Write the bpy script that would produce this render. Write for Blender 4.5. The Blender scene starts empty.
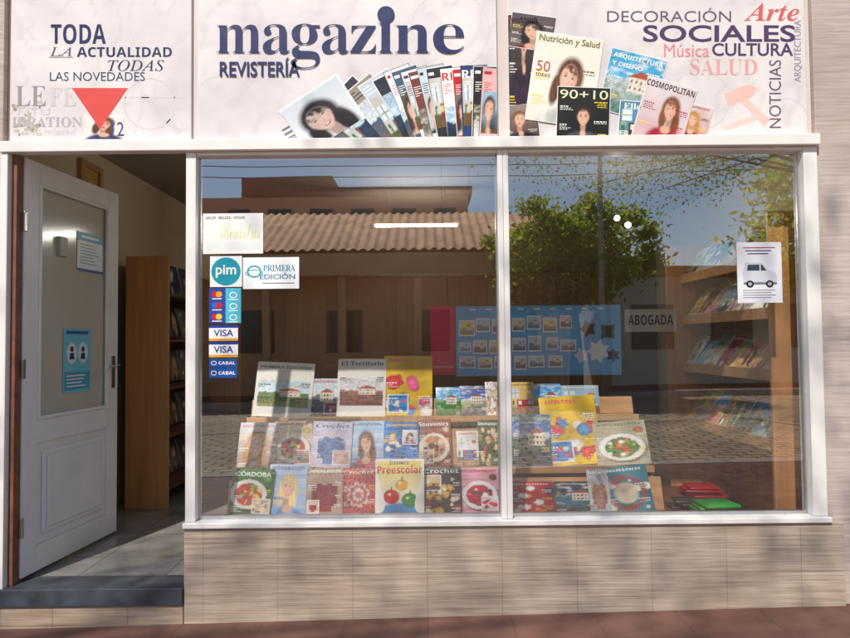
import bpy, bmesh, math, random, time
from mathutils import Vector, Matrix, noise
T0=time.time()
R=math.radians
sc=bpy.context.scene
COL=sc.collection
# ------------------------------------------------------------ camera
F=667.0; D=3.33; H=1.36; PITCH=R(2.0); ROLL=R(0.55)
CP=Vector((0,-D,H))
fwd=Vector((0,math.cos(PITCH),math.sin(PITCH)))
r0=Vector((1,0,0)); u0=Vector((0,-math.sin(PITCH),math.cos(PITCH)))
rt=r0*math.cos(ROLL)-u0*math.sin(ROLL); up=r0*math.sin(ROLL)+u0*math.cos(ROLL)
cam=bpy.data.cameras.new("camera"); camo=bpy.data.objects.new("camera",cam); COL.objects.link(camo)
camo.matrix_world=Matrix.Translation(CP)@Matrix((rt,up,-fwd)).transposed().to_4x4()
cam.sensor_width=36; cam.lens=36*F/850; cam.clip_start=0.05; cam.clip_end=600
sc.camera=camo
def pix(px,py,y=0.0):
    d=fwd+rt*((px-425)/F)+up*((319-py)/F)
    return CP+d*((y+D)/d.y)
def PX(px,y=0.0,py=335): return pix(px,py,y).x
def PZ(py,y=0.0,px=500): return pix(px,py,y).z
# ------------------------------------------------------------ colour / materials
def lin(c):
    c=c/255.0
    return c/12.92 if c<=0.04045 else ((c+0.055)/1.055)**2.4
def C(r,g,b): return (lin(r),lin(g),lin(b),1.0)
def nodes(m):
    m.use_nodes=True; return m.node_tree.nodes,m.node_tree.links,m.node_tree.nodes['Principled BSDF']
def mk(name,col,rough=.5,var=.12,scale=6,bump=0.0,metal=0.0,stretch=(1,1,1),detail=6,spec=.5):
    m=bpy.data.materials.new(name); N,L,P=nodes(m)
    tc=N.new('ShaderNodeTexCoord'); mp=N.new('ShaderNodeMapping'); mp.inputs['Scale'].default_value=stretch
    nz=N.new('ShaderNodeTexNoise'); nz.inputs['Scale'].default_value=scale; nz.inputs['Detail'].default_value=detail
    cr=N.new('ShaderNodeValToRGB')
    cr.color_ramp.elements[0].position=.3; cr.color_ramp.elements[1].position=.7
    cr.color_ramp.elements[0].color=tuple(max(0,c*(1-var)) for c in col[:3])+(1,)
    cr.color_ramp.elements[1].color=tuple(min(1,c*(1+var)) for c in col[:3])+(1,)
    L.new(tc.outputs['Object'],mp.inputs[0]); L.new(mp.outputs[0],nz.inputs[0]); L.new(nz.outputs[0],cr.inputs[0])
    L.new(cr.outputs[0],P.inputs['Base Color']); P.inputs['Roughness'].default_value=rough
    P.inputs['Metallic'].default_value=metal; P.inputs['Specular IOR Level'].default_value=spec
    if bump:
        b=N.new('ShaderNodeBump'); b.inputs['Strength'].default_value=bump; b.inputs['Distance'].default_value=.01
        L.new(nz.outputs[0],b.inputs['Height']); L.new(b.outputs[0],P.inputs['Normal'])
    return m
def mk_print(name,rough=.4,var=.06,spec=.5):
    m=bpy.data.materials.new(name); N,L,P=nodes(m)
    a=N.new('ShaderNodeAttribute'); a.attribute_name='Col'
    tc=N.new('ShaderNodeTexCoord'); nz=N.new('ShaderNodeTexNoise'); nz.inputs['Scale'].default_value=9; nz.inputs['Detail'].default_value=5
    cr=N.new('ShaderNodeValToRGB'); cr.color_ramp.elements[0].color=(1-var*2,1-var*2,1-var*2,1); cr.color_ramp.elements[0].position=.3;cr.color_ramp.elements[1].position=.7
    mx=N.new('ShaderNodeMix'); mx.data_type='RGBA'; mx.blend_type='MULTIPLY'; mx.inputs[0].default_value=1
    L.new(tc.outputs['Object'],nz.inputs[0]); L.new(nz.outputs[0],cr.inputs[0])
    L.new(a.outputs['Color'],mx.inputs[6]); L.new(cr.outputs[0],mx.inputs[7]); L.new(mx.outputs[2],P.inputs['Base Color'])
    n2=N.new('ShaderNodeTexNoise'); n2.inputs['Scale'].default_value=6; L.new(tc.outputs['Object'],n2.inputs[0])
    b=N.new('ShaderNodeBump'); b.inputs['Strength'].default_value=.25; b.inputs['Distance'].default_value=.02; L.new(n2.outputs[0],b.inputs['Height']); L.new(b.outputs[0],P.inputs['Normal'])
    P.inputs['Roughness'].default_value=rough; P.inputs['Specular IOR Level'].default_value=spec
    return m
def mk_tile(name,c1,c2,cm,bw,bh,mortar=.003,off=0.0,streak=(1.5,1,38),rough=.45,axes='XZ',bump=.25,contrast=.5,scale=2.0):
    m=bpy.data.materials.new(name); N,L,P=nodes(m)
    tc=N.new('ShaderNodeTexCoord'); g=N.new('ShaderNodeNewGeometry'); s=N.new('ShaderNodeSeparateXYZ'); cb=N.new('ShaderNodeCombineXYZ')
    L.new(g.outputs['Position'],s.inputs[0]); L.new(s.outputs[0],cb.inputs[0]); L.new(s.outputs[2 if axes=='XZ' else 1],cb.inputs[1])
    br=N.new('ShaderNodeTexBrick'); br.offset=off; br.inputs['Scale'].default_value=1
    br.inputs['Brick Width'].default_value=bw; br.inputs['Row Height'].default_value=bh; br.inputs['Mortar Size'].default_value=mortar; br.inputs['Mortar Smooth'].default_value=.3
    br.inputs['Color1'].default_value=c1; br.inputs['Color2'].default_value=c2; br.inputs['Mortar'].default_value=cm
    L.new(cb.outputs[0],br.inputs[0])
    mp=N.new('ShaderNodeMapping'); mp.inputs['Scale'].default_value=streak; L.new(g.outputs['Position'],mp.inputs[0])
    nz=N.new('ShaderNodeTexNoise'); nz.inputs['Scale'].default_value=scale; nz.inputs['Detail'].default_value=7; nz.inputs['Roughness'].default_value=.65; L.new(mp.outputs[0],nz.inputs[0])
    cr=N.new('ShaderNodeValToRGB'); cr.color_ramp.elements[0].position=.32; cr.color_ramp.elements[1].position=.68
    k=contrast; cr.color_ramp.elements[0].color=(k,k*.95,k*.9,1); cr.color_ramp.elements[1].color=(1.15,1.15,1.15,1)
    mx=N.new('ShaderNodeMix'); mx.data_type='RGBA'; mx.blend_type='MULTIPLY'; mx.inputs[0].default_value=1
    L.new(nz.outputs[0],cr.inputs[0]); L.new(br.outputs[0],mx.inputs[6]); L.new(cr.outputs[0],mx.inputs[7])
    n2=N.new('ShaderNodeTexNoise'); n2.inputs['Scale'].default_value=1.7; n2.inputs['Detail'].default_value=4; L.new(g.outputs['Position'],n2.inputs[0])
    c2r=N.new('ShaderNodeValToRGB'); c2r.color_ramp.elements[0].position=.35; c2r.color_ramp.elements[1].position=.6; c2r.color_ramp.elements[0].color=(.86,.82,.78,1); c2r.color_ramp.elements[1].color=(1,1,1,1)
    m2=N.new('ShaderNodeMix'); m2.data_type='RGBA'; m2.blend_type='MULTIPLY'; m2.inputs[0].default_value=1
    L.new(n2.outputs[0],c2r.inputs[0]); L.new(mx.outputs[2],m2.inputs[6]); L.new(c2r.outputs[0],m2.inputs[7])
    L.new(m2.outputs[2],P.inputs['Base Color']); P.inputs['Roughness'].default_value=rough
    b=N.new('ShaderNodeBump'); b.inputs['Strength'].default_value=bump; b.inputs['Distance'].default_value=.006
    ad=N.new('ShaderNodeMath'); ad.operation='SUBTRACT'; L.new(nz.outputs[0],ad.inputs[0]); L.new(br.outputs['Fac'],ad.inputs[1])
    L.new(ad.outputs[0],b.inputs['Height']); L.new(b.outputs[0],P.inputs['Normal'])
    return m
def mk_glass(name,refl=.25):
    m=bpy.data.materials.new(name); N,L,P=nodes(m)
    m.diffuse_color=(.8,.9,.9,.15); m.surface_render_method='BLENDED'
    P.inputs['Base Color'].default_value=(.96,.98,1,1); P.inputs['Metallic'].default_value=1; P.inputs['Roughness'].default_value=0; P.inputs['Alpha'].default_value=refl
    nz=N.new('ShaderNodeTexNoise'); nz.inputs['Scale'].default_value=1.3; nz.inputs['Detail'].default_value=1
    tc=N.new('ShaderNodeTexCoord'); L.new(tc.outputs['Object'],nz.inputs[0])
    b=N.new('ShaderNodeBump'); b.inputs['Strength'].default_value=.03; b.inputs['Distance'].default_value=.02
    L.new(nz.outputs[0],b.inputs['Height']); L.new(b.outputs[0],P.inputs['Normal'])
    return m
M_PRINT=mk_print("printed_paper",.35,.03)
M_SIGN=mk_print("printed_vinyl",.45,.03,.3)
M_WHITE=mk("white_paint",C(230,226,222),.35,.06,4)
M_DOOR=mk("door_paint",C(228,230,232),.4,.06,5)
M_FASCIA=mk("fascia_paint",C(208,196,192),.6,.08,3)
M_TILE=mk_tile("stone_tile",(.56,.46,.37,1),(.52,.43,.35,1),(.42,.34,.27,1),.365,.225,.0025,streak=(1.2,1,60),contrast=.55)
M_PILL=mk_tile("pillar_tile",(.56,.475,.44,1),(.53,.455,.425,1),(.45,.39,.36,1),.6,.225,.0025,contrast=.75)
M_STEP=mk_tile("step_tile",(.48,.37,.28,1),(.44,.34,.26,1),(.3,.23,.18,1),.365,.4,.003,contrast=.66)
M_SLATE=mk("slate",(.06,.07,.085,1),.3,.4,9,.1)
M_FLOOR=mk_tile("floor_tile",(.27,.27,.265,1),(.24,.245,.25,1),(.13,.13,.13,1),.45,.45,.004,axes='XY',rough=.18,streak=(1,1,1),contrast=.75,scale=4)
M_WALLIN=mk("cream_plaster",C(222,208,180),.8,.05,3,.05)
M_DARKIN=mk("brown_plaster",(.20,.135,.10,1),.8,.15,3)
M_CEIL=mk("ceiling_board",C(165,155,140),.8,.05,3)
M_WOOD=mk("orange_wood",(.52,.25,.095,1),.4,.16,3,.03,stretch=(9,9,.6))
M_WOODH=mk("shelf_wood",(.54,.30,.13,1),.4,.18,3,.03,stretch=(.6,9,9))
M_DKWOOD=mk("dark_wood",(.13,.065,.035,1),.5,.3,3,stretch=(9,9,.6))
M_JAMB=mk("brown_jamb",(.2,.075,.04,1),.6,.3,12,.1)
M_METAL=mk("steel",(.5,.5,.5,1),.3,.1,8,metal=1)
M_BLACK=mk("black_rubber",(.02,.02,.02,1),.5,.1,5)
M_GLASS=mk_glass("window_glass",.27)
# ------------------------------------------------------------ object helpers
WL={}
def meta(o,label,cat,group=None):
    o["label"]=label; o["category"]=cat
    if group: o["group"]=group
    return o
def setparent(o,parent,local):
    if parent is None: WL[o.name]=o.location.copy(); return
    wl=o.location.copy(); o.parent=parent
    if not local:
        o.location=wl-WL[parent.name]
    WL[o.name]=wl if not local else wl+WL[parent.name]
def empty(name,loc,parent=None,rot=None,local=False):
    e=bpy.data.objects.new(name,None); e.empty_display_size=.1; COL.objects.link(e); e.location=loc
    if rot: e.rotation_euler=rot
    setparent(e,parent,local); return e
def mesh(name,vs,fs,mat,parent=None,local=False,origin=None,cols=None,smooth=False):
    if origin is None:
        xs=[v[0] for v in vs]; ys=[v[1] for v in vs]; zs=[v[2] for v in vs]
        origin=((min(xs)+max(xs))/2,(min(ys)+max(ys))/2,min(zs))
    ox,oy,oz=origin
    me=bpy.data.meshes.new(name); me.from_pydata([(v[0]-ox,v[1]-oy,v[2]-oz) for v in vs],[],fs)
    me.materials.append(mat)
    if cols:
        ca=me.color_attributes.new('Col','FLOAT_COLOR','POINT'); ca.data.foreach_set('color',[x for c in cols for x in c])
    if smooth: me.polygons.foreach_set('use_smooth',[True]*len(me.polygons))
    me.update()
    o=bpy.data.objects.new(name,me); COL.objects.link(o); o.location=(ox,oy,oz); setparent(o,parent,local); return o
def boxgeo(b,bev=0.0):
    x0,x1,y0,y1,z0,z1=b
    if x0>x1:x0,x1=x1,x0
    if y0>y1:y0,y1=y1,y0
    if z0>z1:z0,z1=z1,z0
    bm=bmesh.new(); bmesh.ops.create_cube(bm,size=1)
    for v in bm.verts: v.co=Vector(((x0+x1)/2+v.co.x*(x1-x0),(y0+y1)/2+v.co.y*(y1-y0),(z0+z1)/2+v.co.z*(z1-z0)))
    if bev: bmesh.ops.bevel(bm,geom=list(bm.edges),offset=bev,segments=2,affect='EDGES',profile=.5)
    bm.verts.index_update()
    vs=[tuple(v.co) for v in bm.verts]; fs=[[v.index for v in f.verts] for f in bm.faces]; bm.free()
    return vs,fs
def boxes(name,bl,mat,parent=None,bev=0.003,local=False):
    V=[];Fc=[]
    for b in bl:
        v,f=boxgeo(b,bev); n=len(V); V+=v; Fc+=[[i+n for i in q] for q in f]
    return mesh(name,V,Fc,mat,parent,local)
def tube(points,radii,n=8,cap=True):
    V=[];Fc=[]; pts=[Vector(p) for p in points]
    for i,p in enumerate(pts):
        d=(pts[min(i+1,len(pts)-1)]-pts[max(i-1,0)]).normalized()
        a=d.orthogonal().normalized() if abs(d.z)>.95 else d.cross(Vector((0,0,1))).normalized(); b=d.cross(a)
        for k in range(n):
            t=2*math.pi*k/n; V.append(tuple(p+(a*math.cos(t)+b*math.sin(t))*radii[i]))
    for i in range(len(pts)-1):
        for k in range(n): Fc.append([i*n+k,i*n+(k+1)%n,(i+1)*n+(k+1)%n,(i+1)*n+k])
    if cap: Fc.append(list(range(n))[::-1]); Fc.append([len(V)-n+k for k in range(n)])
    return V,Fc
def join(gs):
    V=[];Fc=[]
    for v,f in gs:
        n=len(V); V+=list(v); Fc+=[[i+n for i in q] for q in f]
    return V,Fc
# ------------------------------------------------------------ text
U={'bs':(0x1D400,0x1D41A),'it':(0x1D434,0x1D44E),'bi':(0x1D468,0x1D482),'sb':(0x1D5D4,0x1D5EE),'sp':(0x1D4D0,0x1D4EA)}
def conv(s,st):
    if st not in U: return s
    a,b=U[st]; o=''
    for c in s:
        if 'A'<=c<='Z': o+=chr(a+ord(c)-65)
        elif 'a'<=c<='z': o+=('\u210e' if (st=='it' and c=='h') else chr(b+ord(c)-97))
        else: o+=c
    return o
TC={}
def tgeo(body,st):
    k=(body,st)
    if k in TC: return TC[k]
    cu=bpy.data.curves.new('t','FONT'); cu.body=conv(body,'bs' if st=='thin' else st); cu.resolution_u=4 if len(body)<12 else 3
    if st=='b': cu.offset=.018
    if st=='thin': cu.offset=-.009; cu.resolution_u=8
    if st=='i': cu.shear=.3
    ob=bpy.data.objects.new('t',cu); COL.objects.link(ob); bpy.context.view_layer.update()
    me=bpy.data.meshes.new_from_object(ob.evaluated_get(bpy.context.evaluated_depsgraph_get()))
    vs=[(v.co.x,v.co.y) for v in me.vertices]; fs=[list(p.vertices) for p in me.polygons]
    bpy.data.objects.remove(ob); bpy.data.curves.remove(cu); bpy.data.meshes.remove(me)
    x0=min(v[0] for v in vs);x1=max(v[0] for v in vs);y0=min(v[1] for v in vs);y1=max(v[1] for v in vs)
    vs=[((x-x0)/(x1-x0),(y-y0)/(y1-y0)) for x,y in vs]
    TC[k]=(vs,fs); return TC[k]
EPS=.00018
class Canvas:
    """flat printed artwork: (u right, v up) at depth -layer*EPS (towards the viewer)"""
    def __init__(s,T=None): s.V=[];s.F=[];s.K=[];s.T=T or (lambda u,v:(u,v))
    def add(s,pts,fs,cols,L,T=None):
        n=len(s.V)
        for p in pts:
            if T: p=T(*p)
            x,z=s.T(*p); s.V.append((x,-L*EPS,z))
        if len(cols)==4 and not hasattr(cols[0],'__len__'): s.K+=[cols]*len(pts)
        else: s.K+=cols
        s.F+=[[i+n for i in f] for f in fs]
    def poly(s,pts,col,L,T=None): s.add(pts,[list(range(len(pts)))],col,L,T)
    def rect(s,x0,y0,x1,y1,col,L,T=None): s.poly([(x0,y0),(x1,y0),(x1,y1),(x0,y1)],col,L,T)
    def ell(s,cx,cy,rx,ry,col,L,T=None,n=28): s.poly([(cx+rx*math.cos(2*math.pi*i/n),cy+ry*math.sin(2*math.pi*i/n)) for i in range(n)],col,L,T)
    def ring(s,cx,cy,rx,ry,t,col,L,T=None,n=28,a0=0,a1=360):
        pts=[];fs=[]
        for i in range(n+1):
            a=R(a0+(a1-a0)*i/n); pts+= [(cx+rx*math.cos(a),cy+ry*math.sin(a)),(cx+(rx-t)*math.cos(a),cy+(ry-t)*math.sin(a))]
        for i in range(n): fs.append([2*i,2*i+2,2*i+3,2*i+1])
        s.add(pts,fs,col,L,T)
    def text(s,body,st,x0,y0,x1,y1,col,L,T=None,rot=0):
        vs,fs=tgeo(body,st)
        if rot==90: pts=[(x1-(x1-x0)*v,y0+(y1-y0)*u) for u,v in vs]
        else: pts=[(x0+(x1-x0)*u,y0+(y1-y0)*v) for u,v in vs]
        s.add(pts,fs,col,L,T)
    def grid(s,w,h,nx,ny,fn,L,T=None):
        pts=[];cols=[];fs=[]
        for j in range(ny+1):
            for i in range(nx+1):
                u,v=i/nx,j/ny; pts.append((u*w,v*h)); c=fn(u,v); cols.append((min(.9,max(0,c[0])),min(.9,max(0,c[1])),min(.9,max(0,c[2])),1))
        for j in range(ny):
            for i in range(nx):
                a=j*(nx+1)+i; fs.append([a,a+1,a+nx+2,a+nx+1])
        s.add(pts,fs,cols,L,T)
# ------------------------------------------------------------ cover pictures
def mixc(a,b,t): t=0 if t<0 else (1 if t>1 else t); s=1-t; return (a[0]*s+b[0]*t,a[1]*s+b[1]*t,a[2]*s+b[2]*t)
def blob(u,v,cx,cy,rx,ry,k=5):
    t=(1-math.hypot((u-cx)/rx,(v-cy)/ry))*k
    return 0 if t<0 else (1 if t>1 else t)
def nz(u,v,s,seed): return noise.noise(Vector((u*s+seed*7.3,v*s*1.3,seed*3.1)))
def P_port(bg1,bg2,hair,cloth,skin=C(226,178,150),cx=.5,cy=.55,s=1.0,seed=0,tilt=.12,short=False):
    sh=tuple(x*.6 for x in skin); hl=tuple(min(1,x*1.5+.02) for x in hair); ct,st_=math.cos(tilt),math.sin(tilt)
    def f(u,v):
        x0=(u-cx)/s; y0=(v-cy)/s
        x=x0*ct-y0*st_; y=x0*st_+y0*ct
        c=mixc(bg2,bg1,v+.35*nz(u,v,3,seed))
        if short: hb=blob(x,y,0,.06,.17,.19,5)
        else: hb=max(blob(x,y,.015,.035,.22,.25,4),blob(x,y,.13,-.2,.11,.27,3),blob(x,y,-.14,-.14,.09,.22,3))
        if hb>0: c=mixc(c,mixc(hair,hl,max(0,nz(x*1.0+y*.3,y*.15,26,seed+2))*1.3),hb)
        t=blob(x0,y0,0,-.56,.46 if short else .42,.3,5)
        if t>0: c=mixc(c,mixc(cloth,tuple(q*.55 for q in cloth),.5+1.3*nz(u,v,7,seed)),t)
        c=mixc(c,sh,blob(x,y,0,-.2,.065,.13,4)); c=mixc(c,mixc(skin,sh,.25),blob(x0,y0,0,-.33,.12 if not short else .07,.08,3))
        wj=.135-.05*max(0,-y)/.19
        t=blob(x,y,0,0,wj,.185,7)
        if t>0:
            k=mixc(skin,sh,max(0,x/.13-.2)*.7+max(0,-x/.13-.6)+max(0,-y-.1)*2)
            k=mixc(k,C(220,135,115),(blob(x,y,-.07,-.035,.045,.04,1)+blob(x,y,.07,-.035,.045,.04,1))*.35)
            c=mixc(c,k,t)
            for e in (-.052,.052):
                c=mixc(c,sh,blob(x,y,e,.04,.036,.026,2)*.55)
                c=mixc(c,C(50,34,30),blob(x,y,e,.032,.022,.011,2)); c=mixc(c,hair,blob(x,y,e,.066,.036,.009,2)*.6)
            c=mixc(c,sh,blob(x,y,.014,-.02,.014,.045,1)*.5); c=mixc(c,sh,blob(x,y,0,-.045,.026,.012,2)*.6)
            ym=y-1.6*x*x
            c=mixc(c,C(170,62,62),blob(x,ym,0,-.094,.05,.024,2.5)); c=mixc(c,C(240,234,228),blob(x,ym,0,-.09,.036,.009,2.5))
            fr=(y-.1+.5*abs(x+.045)-.1*nz(x,y,20,seed))*16 if not short else (y-.115-.1*x)*20
            if fr>0: c=mixc(c,mixc(hair,hl,.3+nz(x,y*.2,26,seed)),min(1,fr)*t)
        return c
    return f
def P_spots(bg,pal,seed=0,n=14,size=.16,reg=(0,0,1,.8)):
    rg=random.Random(seed); sp=[(rg.uniform(reg[0],reg[2]),rg.uniform(reg[1],reg[3]),rg.uniform(.5,1.3)*size,rg.choice(pal),rg.uniform(0,6),rg.choice([1,2,3,5,6]),rg.uniform(.05,.25)) for _ in range(n)]
    def f(u,v):
        c=mixc(bg,tuple(x*.55 for x in bg),.5+1.3*nz(u,v,3,seed))
        for x,y,r,k,a,pt,am in sp:
            dx=u-x;dy=(v-y)*1.3
            if abs(dx)<r*1.2 and abs(dy)<r*1.2:
                an=math.atan2(dy,dx)+a; rr=r*(1-am+am*math.sin(an*pt))
                t=(1-math.hypot(dx,dy)/rr)*7
                if t>0:
                    q_=mixc(tuple(q*.4 for q in k),k,min(1,t*.3)+.6*nz(u,v,25,seed)); c=mixc(c,q_,min(1,t)); c=mixc(c,tuple(q*1.3+.06 for q in k),blob(u,v,x-.02,y+.02,r*.35,r*.22,2)*.5)
        return c
    return f
def P_food(table,plate,pal,seed=0,cx=.5,cy=.4):
    ins=P_spots(pal[0],pal,seed,34,.085,(.2,.15,.8,.65))
    def f(u,v):
        c=mixc(table,tuple(x*.55 for x in table),.5+.8*nz(u*.4,v*4,8,seed))
        d=math.hypot((u-cx)/.44,(v-cy)/.31); d2=math.hypot((u-cx-.03)/.46,(v-cy+.03)/.33)
        if d2<1: c=tuple(x*.5 for x in c)
        if d<1: c=mixc(plate,tuple(x*.75 for x in plate),abs(d-.86)*5 if d>.72 else .5)
        if d<.74+.08*nz(u,v,7,seed): c=ins(u,v)
        g=math.hypot((u-.85)/.1,(v-.78)/.07)
        if g<1: c=mixc(pal[-1],tuple(x*.5 for x in pal[-1]),g)
        return c
    return f
def P_room(wall,floor,sofa,acc,seed=0):
    def f(u,v):
        if v<.26: c=mixc(floor,tuple(x*.6 for x in floor),.5+.9*nz(u*3,v,9,seed))
        else: c=mixc(wall,tuple(x*.7 for x in wall),abs(u-.4)+.2*nz(u,v,3,seed))
        if .08<u<.36 and .5<v<.8: c=C(215,230,240) if (abs(u-.22)>.012 and abs(v-.65)>.008) else C(150,140,130)
        if .28<u<.9 and .16<v<.46:
            c=mixc(sofa,tuple(x*.5 for x in sofa),(.46-v)*2+.5*nz(u,v,12,seed))
            if v<.3 and abs(u-.59)<.006: c=tuple(x*.3 for x in sofa)
            if abs(u-.4)<.07 and .3<v<.42: c=acc
            if abs(u-.78)<.07 and .3<v<.42: c=tuple(x*.8 for x in acc)
        if math.hypot((u-.8)/.1,(v-.68)/.06)<1: c=acc
        if abs(u-.12)<.04+.03*nz(u,v,20,seed) and .14<v<.42: c=C(50,110,50)
        return c
    return f
def P_knit(c1,c2,c3,seed=0):
    def f(u,v):
        w=.5+.5*math.sin(u*52+math.sin(v*30)*1.2); w2=.5+.5*math.sin((v+.1*math.sin(u*8))*60)
        c=mixc(c1,c2,w*w2)
        if seed%2==0:
            r=math.hypot((u-.5)/.36,(v-.42)/.31); an=math.atan2(v-.42,u-.5)
            if r<.85+.15*math.sin(an*8): c=mixc(mixc(c3,c1,.5+.5*math.sin(r*14)),c2,max(0,math.sin(an*8))*.5)
        else:
            # a garment: body, sleeves, neck
            b=(abs(u-.5)<.2 and .08<v<.66) or (abs(abs(u-.5)-.27)<.075 and .2<v<.62+.2*(.3-abs(u-.5)))
            if math.hypot((u-.5)/.09,(v-.68)/.06)<1: b=False
            if b: c=mixc(c3,tuple(q*.45 for q in c3),w2*.5+.25*w+.4*(abs(u-.5)>.19))
            elif not (v>.8): c=mixc(c1,tuple(q*.8 for q in c1),.4+nz(u,v,3,seed))
        return mixc(c,c2,.6*nz(u,v,5,seed))
    return f
def P_land(sky,far,near,seed=0,hor=.55):
    def f(u,v):
        h=hor+.08*nz(u,0,4,seed)
        c=mixc(tuple(x*1.2 for x in sky),sky,(v-h)*3) if v>h else mixc(near,far,v/h+.5*nz(u,v,9,seed))
        if v>h: c=mixc(c,WHT,max(0,nz(u,v*2,5,seed))*1.3)
        if .42<u<.84 and hor-.16<v<hor+.08:
            w=(math.sin(u*70)>.3 and math.sin(v*60)>.1); c=C(60,60,70) if w else C(226,214,196)
        elif v>=hor+.08 and v<hor+.08+.5*(.22-abs(u-.63)): c=C(170,80,55)
        return tuple(x*(1+.5*nz(u,v,22,seed)) for x in c)
    return f
def P_noise(pal,seed=0,s=3):
    def f(u,v):
        a=nz(u,v,s,seed)*1.6+.5; a=max(0,min(.999,a)); i=a*(len(pal)-1); k=int(i)
        c=mixc(pal[k],pal[min(k+1,len(pal)-1)],(i-k)*2-.5); return tuple(x*(1+.5*nz(u,v,14,seed+3)) for x in c)
    return f
def P_news(pic,seed=0):
    paper=C(232,230,222)
    def f(u,v):
        if .06<u<.94 and .18<v<.66: return pic((u-.06)/.88,(v-.18)/.48)
        return paper
    return f
def P_two(a,b,x0=.55,y0=.08,x1=.95,y1=.36):
    def f(u,v):
        if x0<u<x1 and y0<v<y1: return b((u-x0)/(x1-x0),(v-y0)/(y1-y0))
        if x0-.02<u<x1+.02 and y0-.015<v<y1+.015: return WHT
        return a(u,v)
    return f
WHT=C(245,245,240); BLK=C(25,22,22); RED=C(205,30,40); NAVY=C(38,44,84)
def cover(cv,T,w,h,fn,texts,L,seed=0,res=(30,40),bars=True,barcol=WHT,border=None):
    rg=random.Random(seed*31+7)
    if border: cv.rect(0,0,w,h,border,L,T)
    g=(lambda u,v:fn(u,v) if (.05<u<.95 and .04<v<.96) else border) if border else fn
    cv.grid(w,h,res[0],res[1],g,L+(1 if border else 0),T)
    if bars:
        for side in (0,1):
            y=rg.uniform(.5,.72)
            while y>.08:
                k=rg.randint(2,4); cc=rg.choice([barcol,barcol,C(250,220,60)])
                for q in range(k):
                    ln=rg.uniform(.12,.26); x=.05 if side==0 else .95-ln
                    xx=x
                    while xx<x+ln:
                        wl=rg.uniform(.02,.06); cv.rect(xx*w,y*h,min(xx+wl,x+ln)*w,(y+(.011 if q else .02))*h,cc,L+3,T); xx+=wl+.014
                    y-=.03
                y-=rg.uniform(.12,.26)
    for (t,st,x0,y0,x1,y1,c) in texts:
        if t=='#':   # masthead too small to read: irregular letter-like strokes
            x=x0
            while x<x1-.04:
                wl=rg.uniform(.035,.06); k=rg.random(); t_=.014
                if k<.35: cv.rect(x*w,y0*h,(x+t_)*w,y1*h,c,L+4,T); cv.rect((x+t_)*w,(y1-.014)*h,(x+wl)*w,y1*h,c,L+4,T); cv.rect((x+wl-t_)*w,y0*h,(x+wl)*w,(y1-.015)*h,c,L+4,T)
                elif k<.7: cv.ring((x+wl/2)*w,(y0+y1)/2*h,wl/2*w,(y1-y0)/2*h,.014*w,c,L+4,T,n=12)
                else: cv.rect(x*w,y0*h,(x+t_)*w,y1*h,c,L+4,T); cv.rect((x+t_)*w,y0*h,(x+wl)*w,(y0+.013)*h,c,L+4,T); cv.rect((x+t_)*w,((y0+y1)/2)*h,(x+wl*.8)*w,((y0+y1)/2+.012)*h,c,L+4,T)
                x+=wl+.016
        else: cv.text(t,st,x0*w,y0*h,x1*w,y1*h,c,L+4,T)
def title(t,c,y0=.86,y1=.95,x0=.07,x1=.93,st='sb'): return (t,st,x0,y0 if t!='#' else max(y0,.895),x1,y1,c)
# ------------------------------------------------------------ key dimensions
Zsill=PZ(518); Zlint0=PZ(150); Zlint1=PZ(139)
zl=PZ(621,px=190); zr=PZ(603,px=840); xl=PX(190,py=620); xr=PX(840,py=600)
slope=(zr-zl)/(xr-xl); base=zl-slope*xl
def gz(x): return base+slope*max(-7,min(7,x))
xW0=PX(187); xM0,xM1=PX(499),PX(510); xR0,xR1=PX(806),PX(820); xDL=PX(9)
xBE=PX(841,py=570)
FLZ=.175
# ------------------------------------------------------------ ground
M_PAVE=mk_tile("pavement_paint",(.17,.08,.06,1),(.155,.075,.056,1),(.12,.058,.045,1),.4,.4,.003,axes='XY',streak=(1,1,1),contrast=.6,rough=.7,scale=3)
M_ROAD=mk_tile("cobble",(.55,.42,.27,1),(.46,.36,.235,1),(.12,.09,.065,1),.30,.17,.02,off=.5,axes='XY',streak=(1,1,1),contrast=.6,rough=.75,scale=1.2,bump=.8)
M_KERB=mk("kerb_concrete",(.36,.33,.29,1),.8,.2,6,.2)
M_EARTH=mk("earth",(.14,.09,.055,1),.9,.3,.6)
XS=[-60,-20,-7,-3.5,0,3.5,7,20,60]
def strip(name,y0,y1,dz,mat):
    vs=[];fs=[]
    for x in XS: vs+=[(x,y0,gz(x)+dz),(x,y1,gz(x)+dz)]
    for i in range(len(XS)-1): fs.append([2*i,2*i+2,2*i+3,2*i+1])
    o=mesh(name,vs,fs,mat); o["kind"]="structure"; return o
g=mesh("ground",[(-300,-300,-.35),(300,-300,-.35),(300,300,-.35),(-300,300,-.35)],[[0,1,2,3]],M_EARTH); g["kind"]="structure"
strip("pavement",-3.6,.3,0,M_PAVE); strip("road",-12.6,-3.55,-.13,M_ROAD); strip("pavement",-15.0,-12.8,0,M_PAVE)
def kerb(y0,y1):
    vs=[];fs=[]
    for x in XS: vs+=[(x,y0,gz(x)-.2),(x,y1,gz(x)-.2),(x,y1,gz(x)+.006),(x,y0,gz(x)+.006)]
    for i in range(len(XS)-1):
        a=4*i;b=a+4
        for k in range(4): fs.append([a+k,a+(k+1)%4,b+(k+1)%4,b+k])
    o=mesh("kerb",vs,fs,M_KERB); o["kind"]="structure"
kerb(-3.75,-3.6); kerb(-12.8,-12.65)
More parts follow.
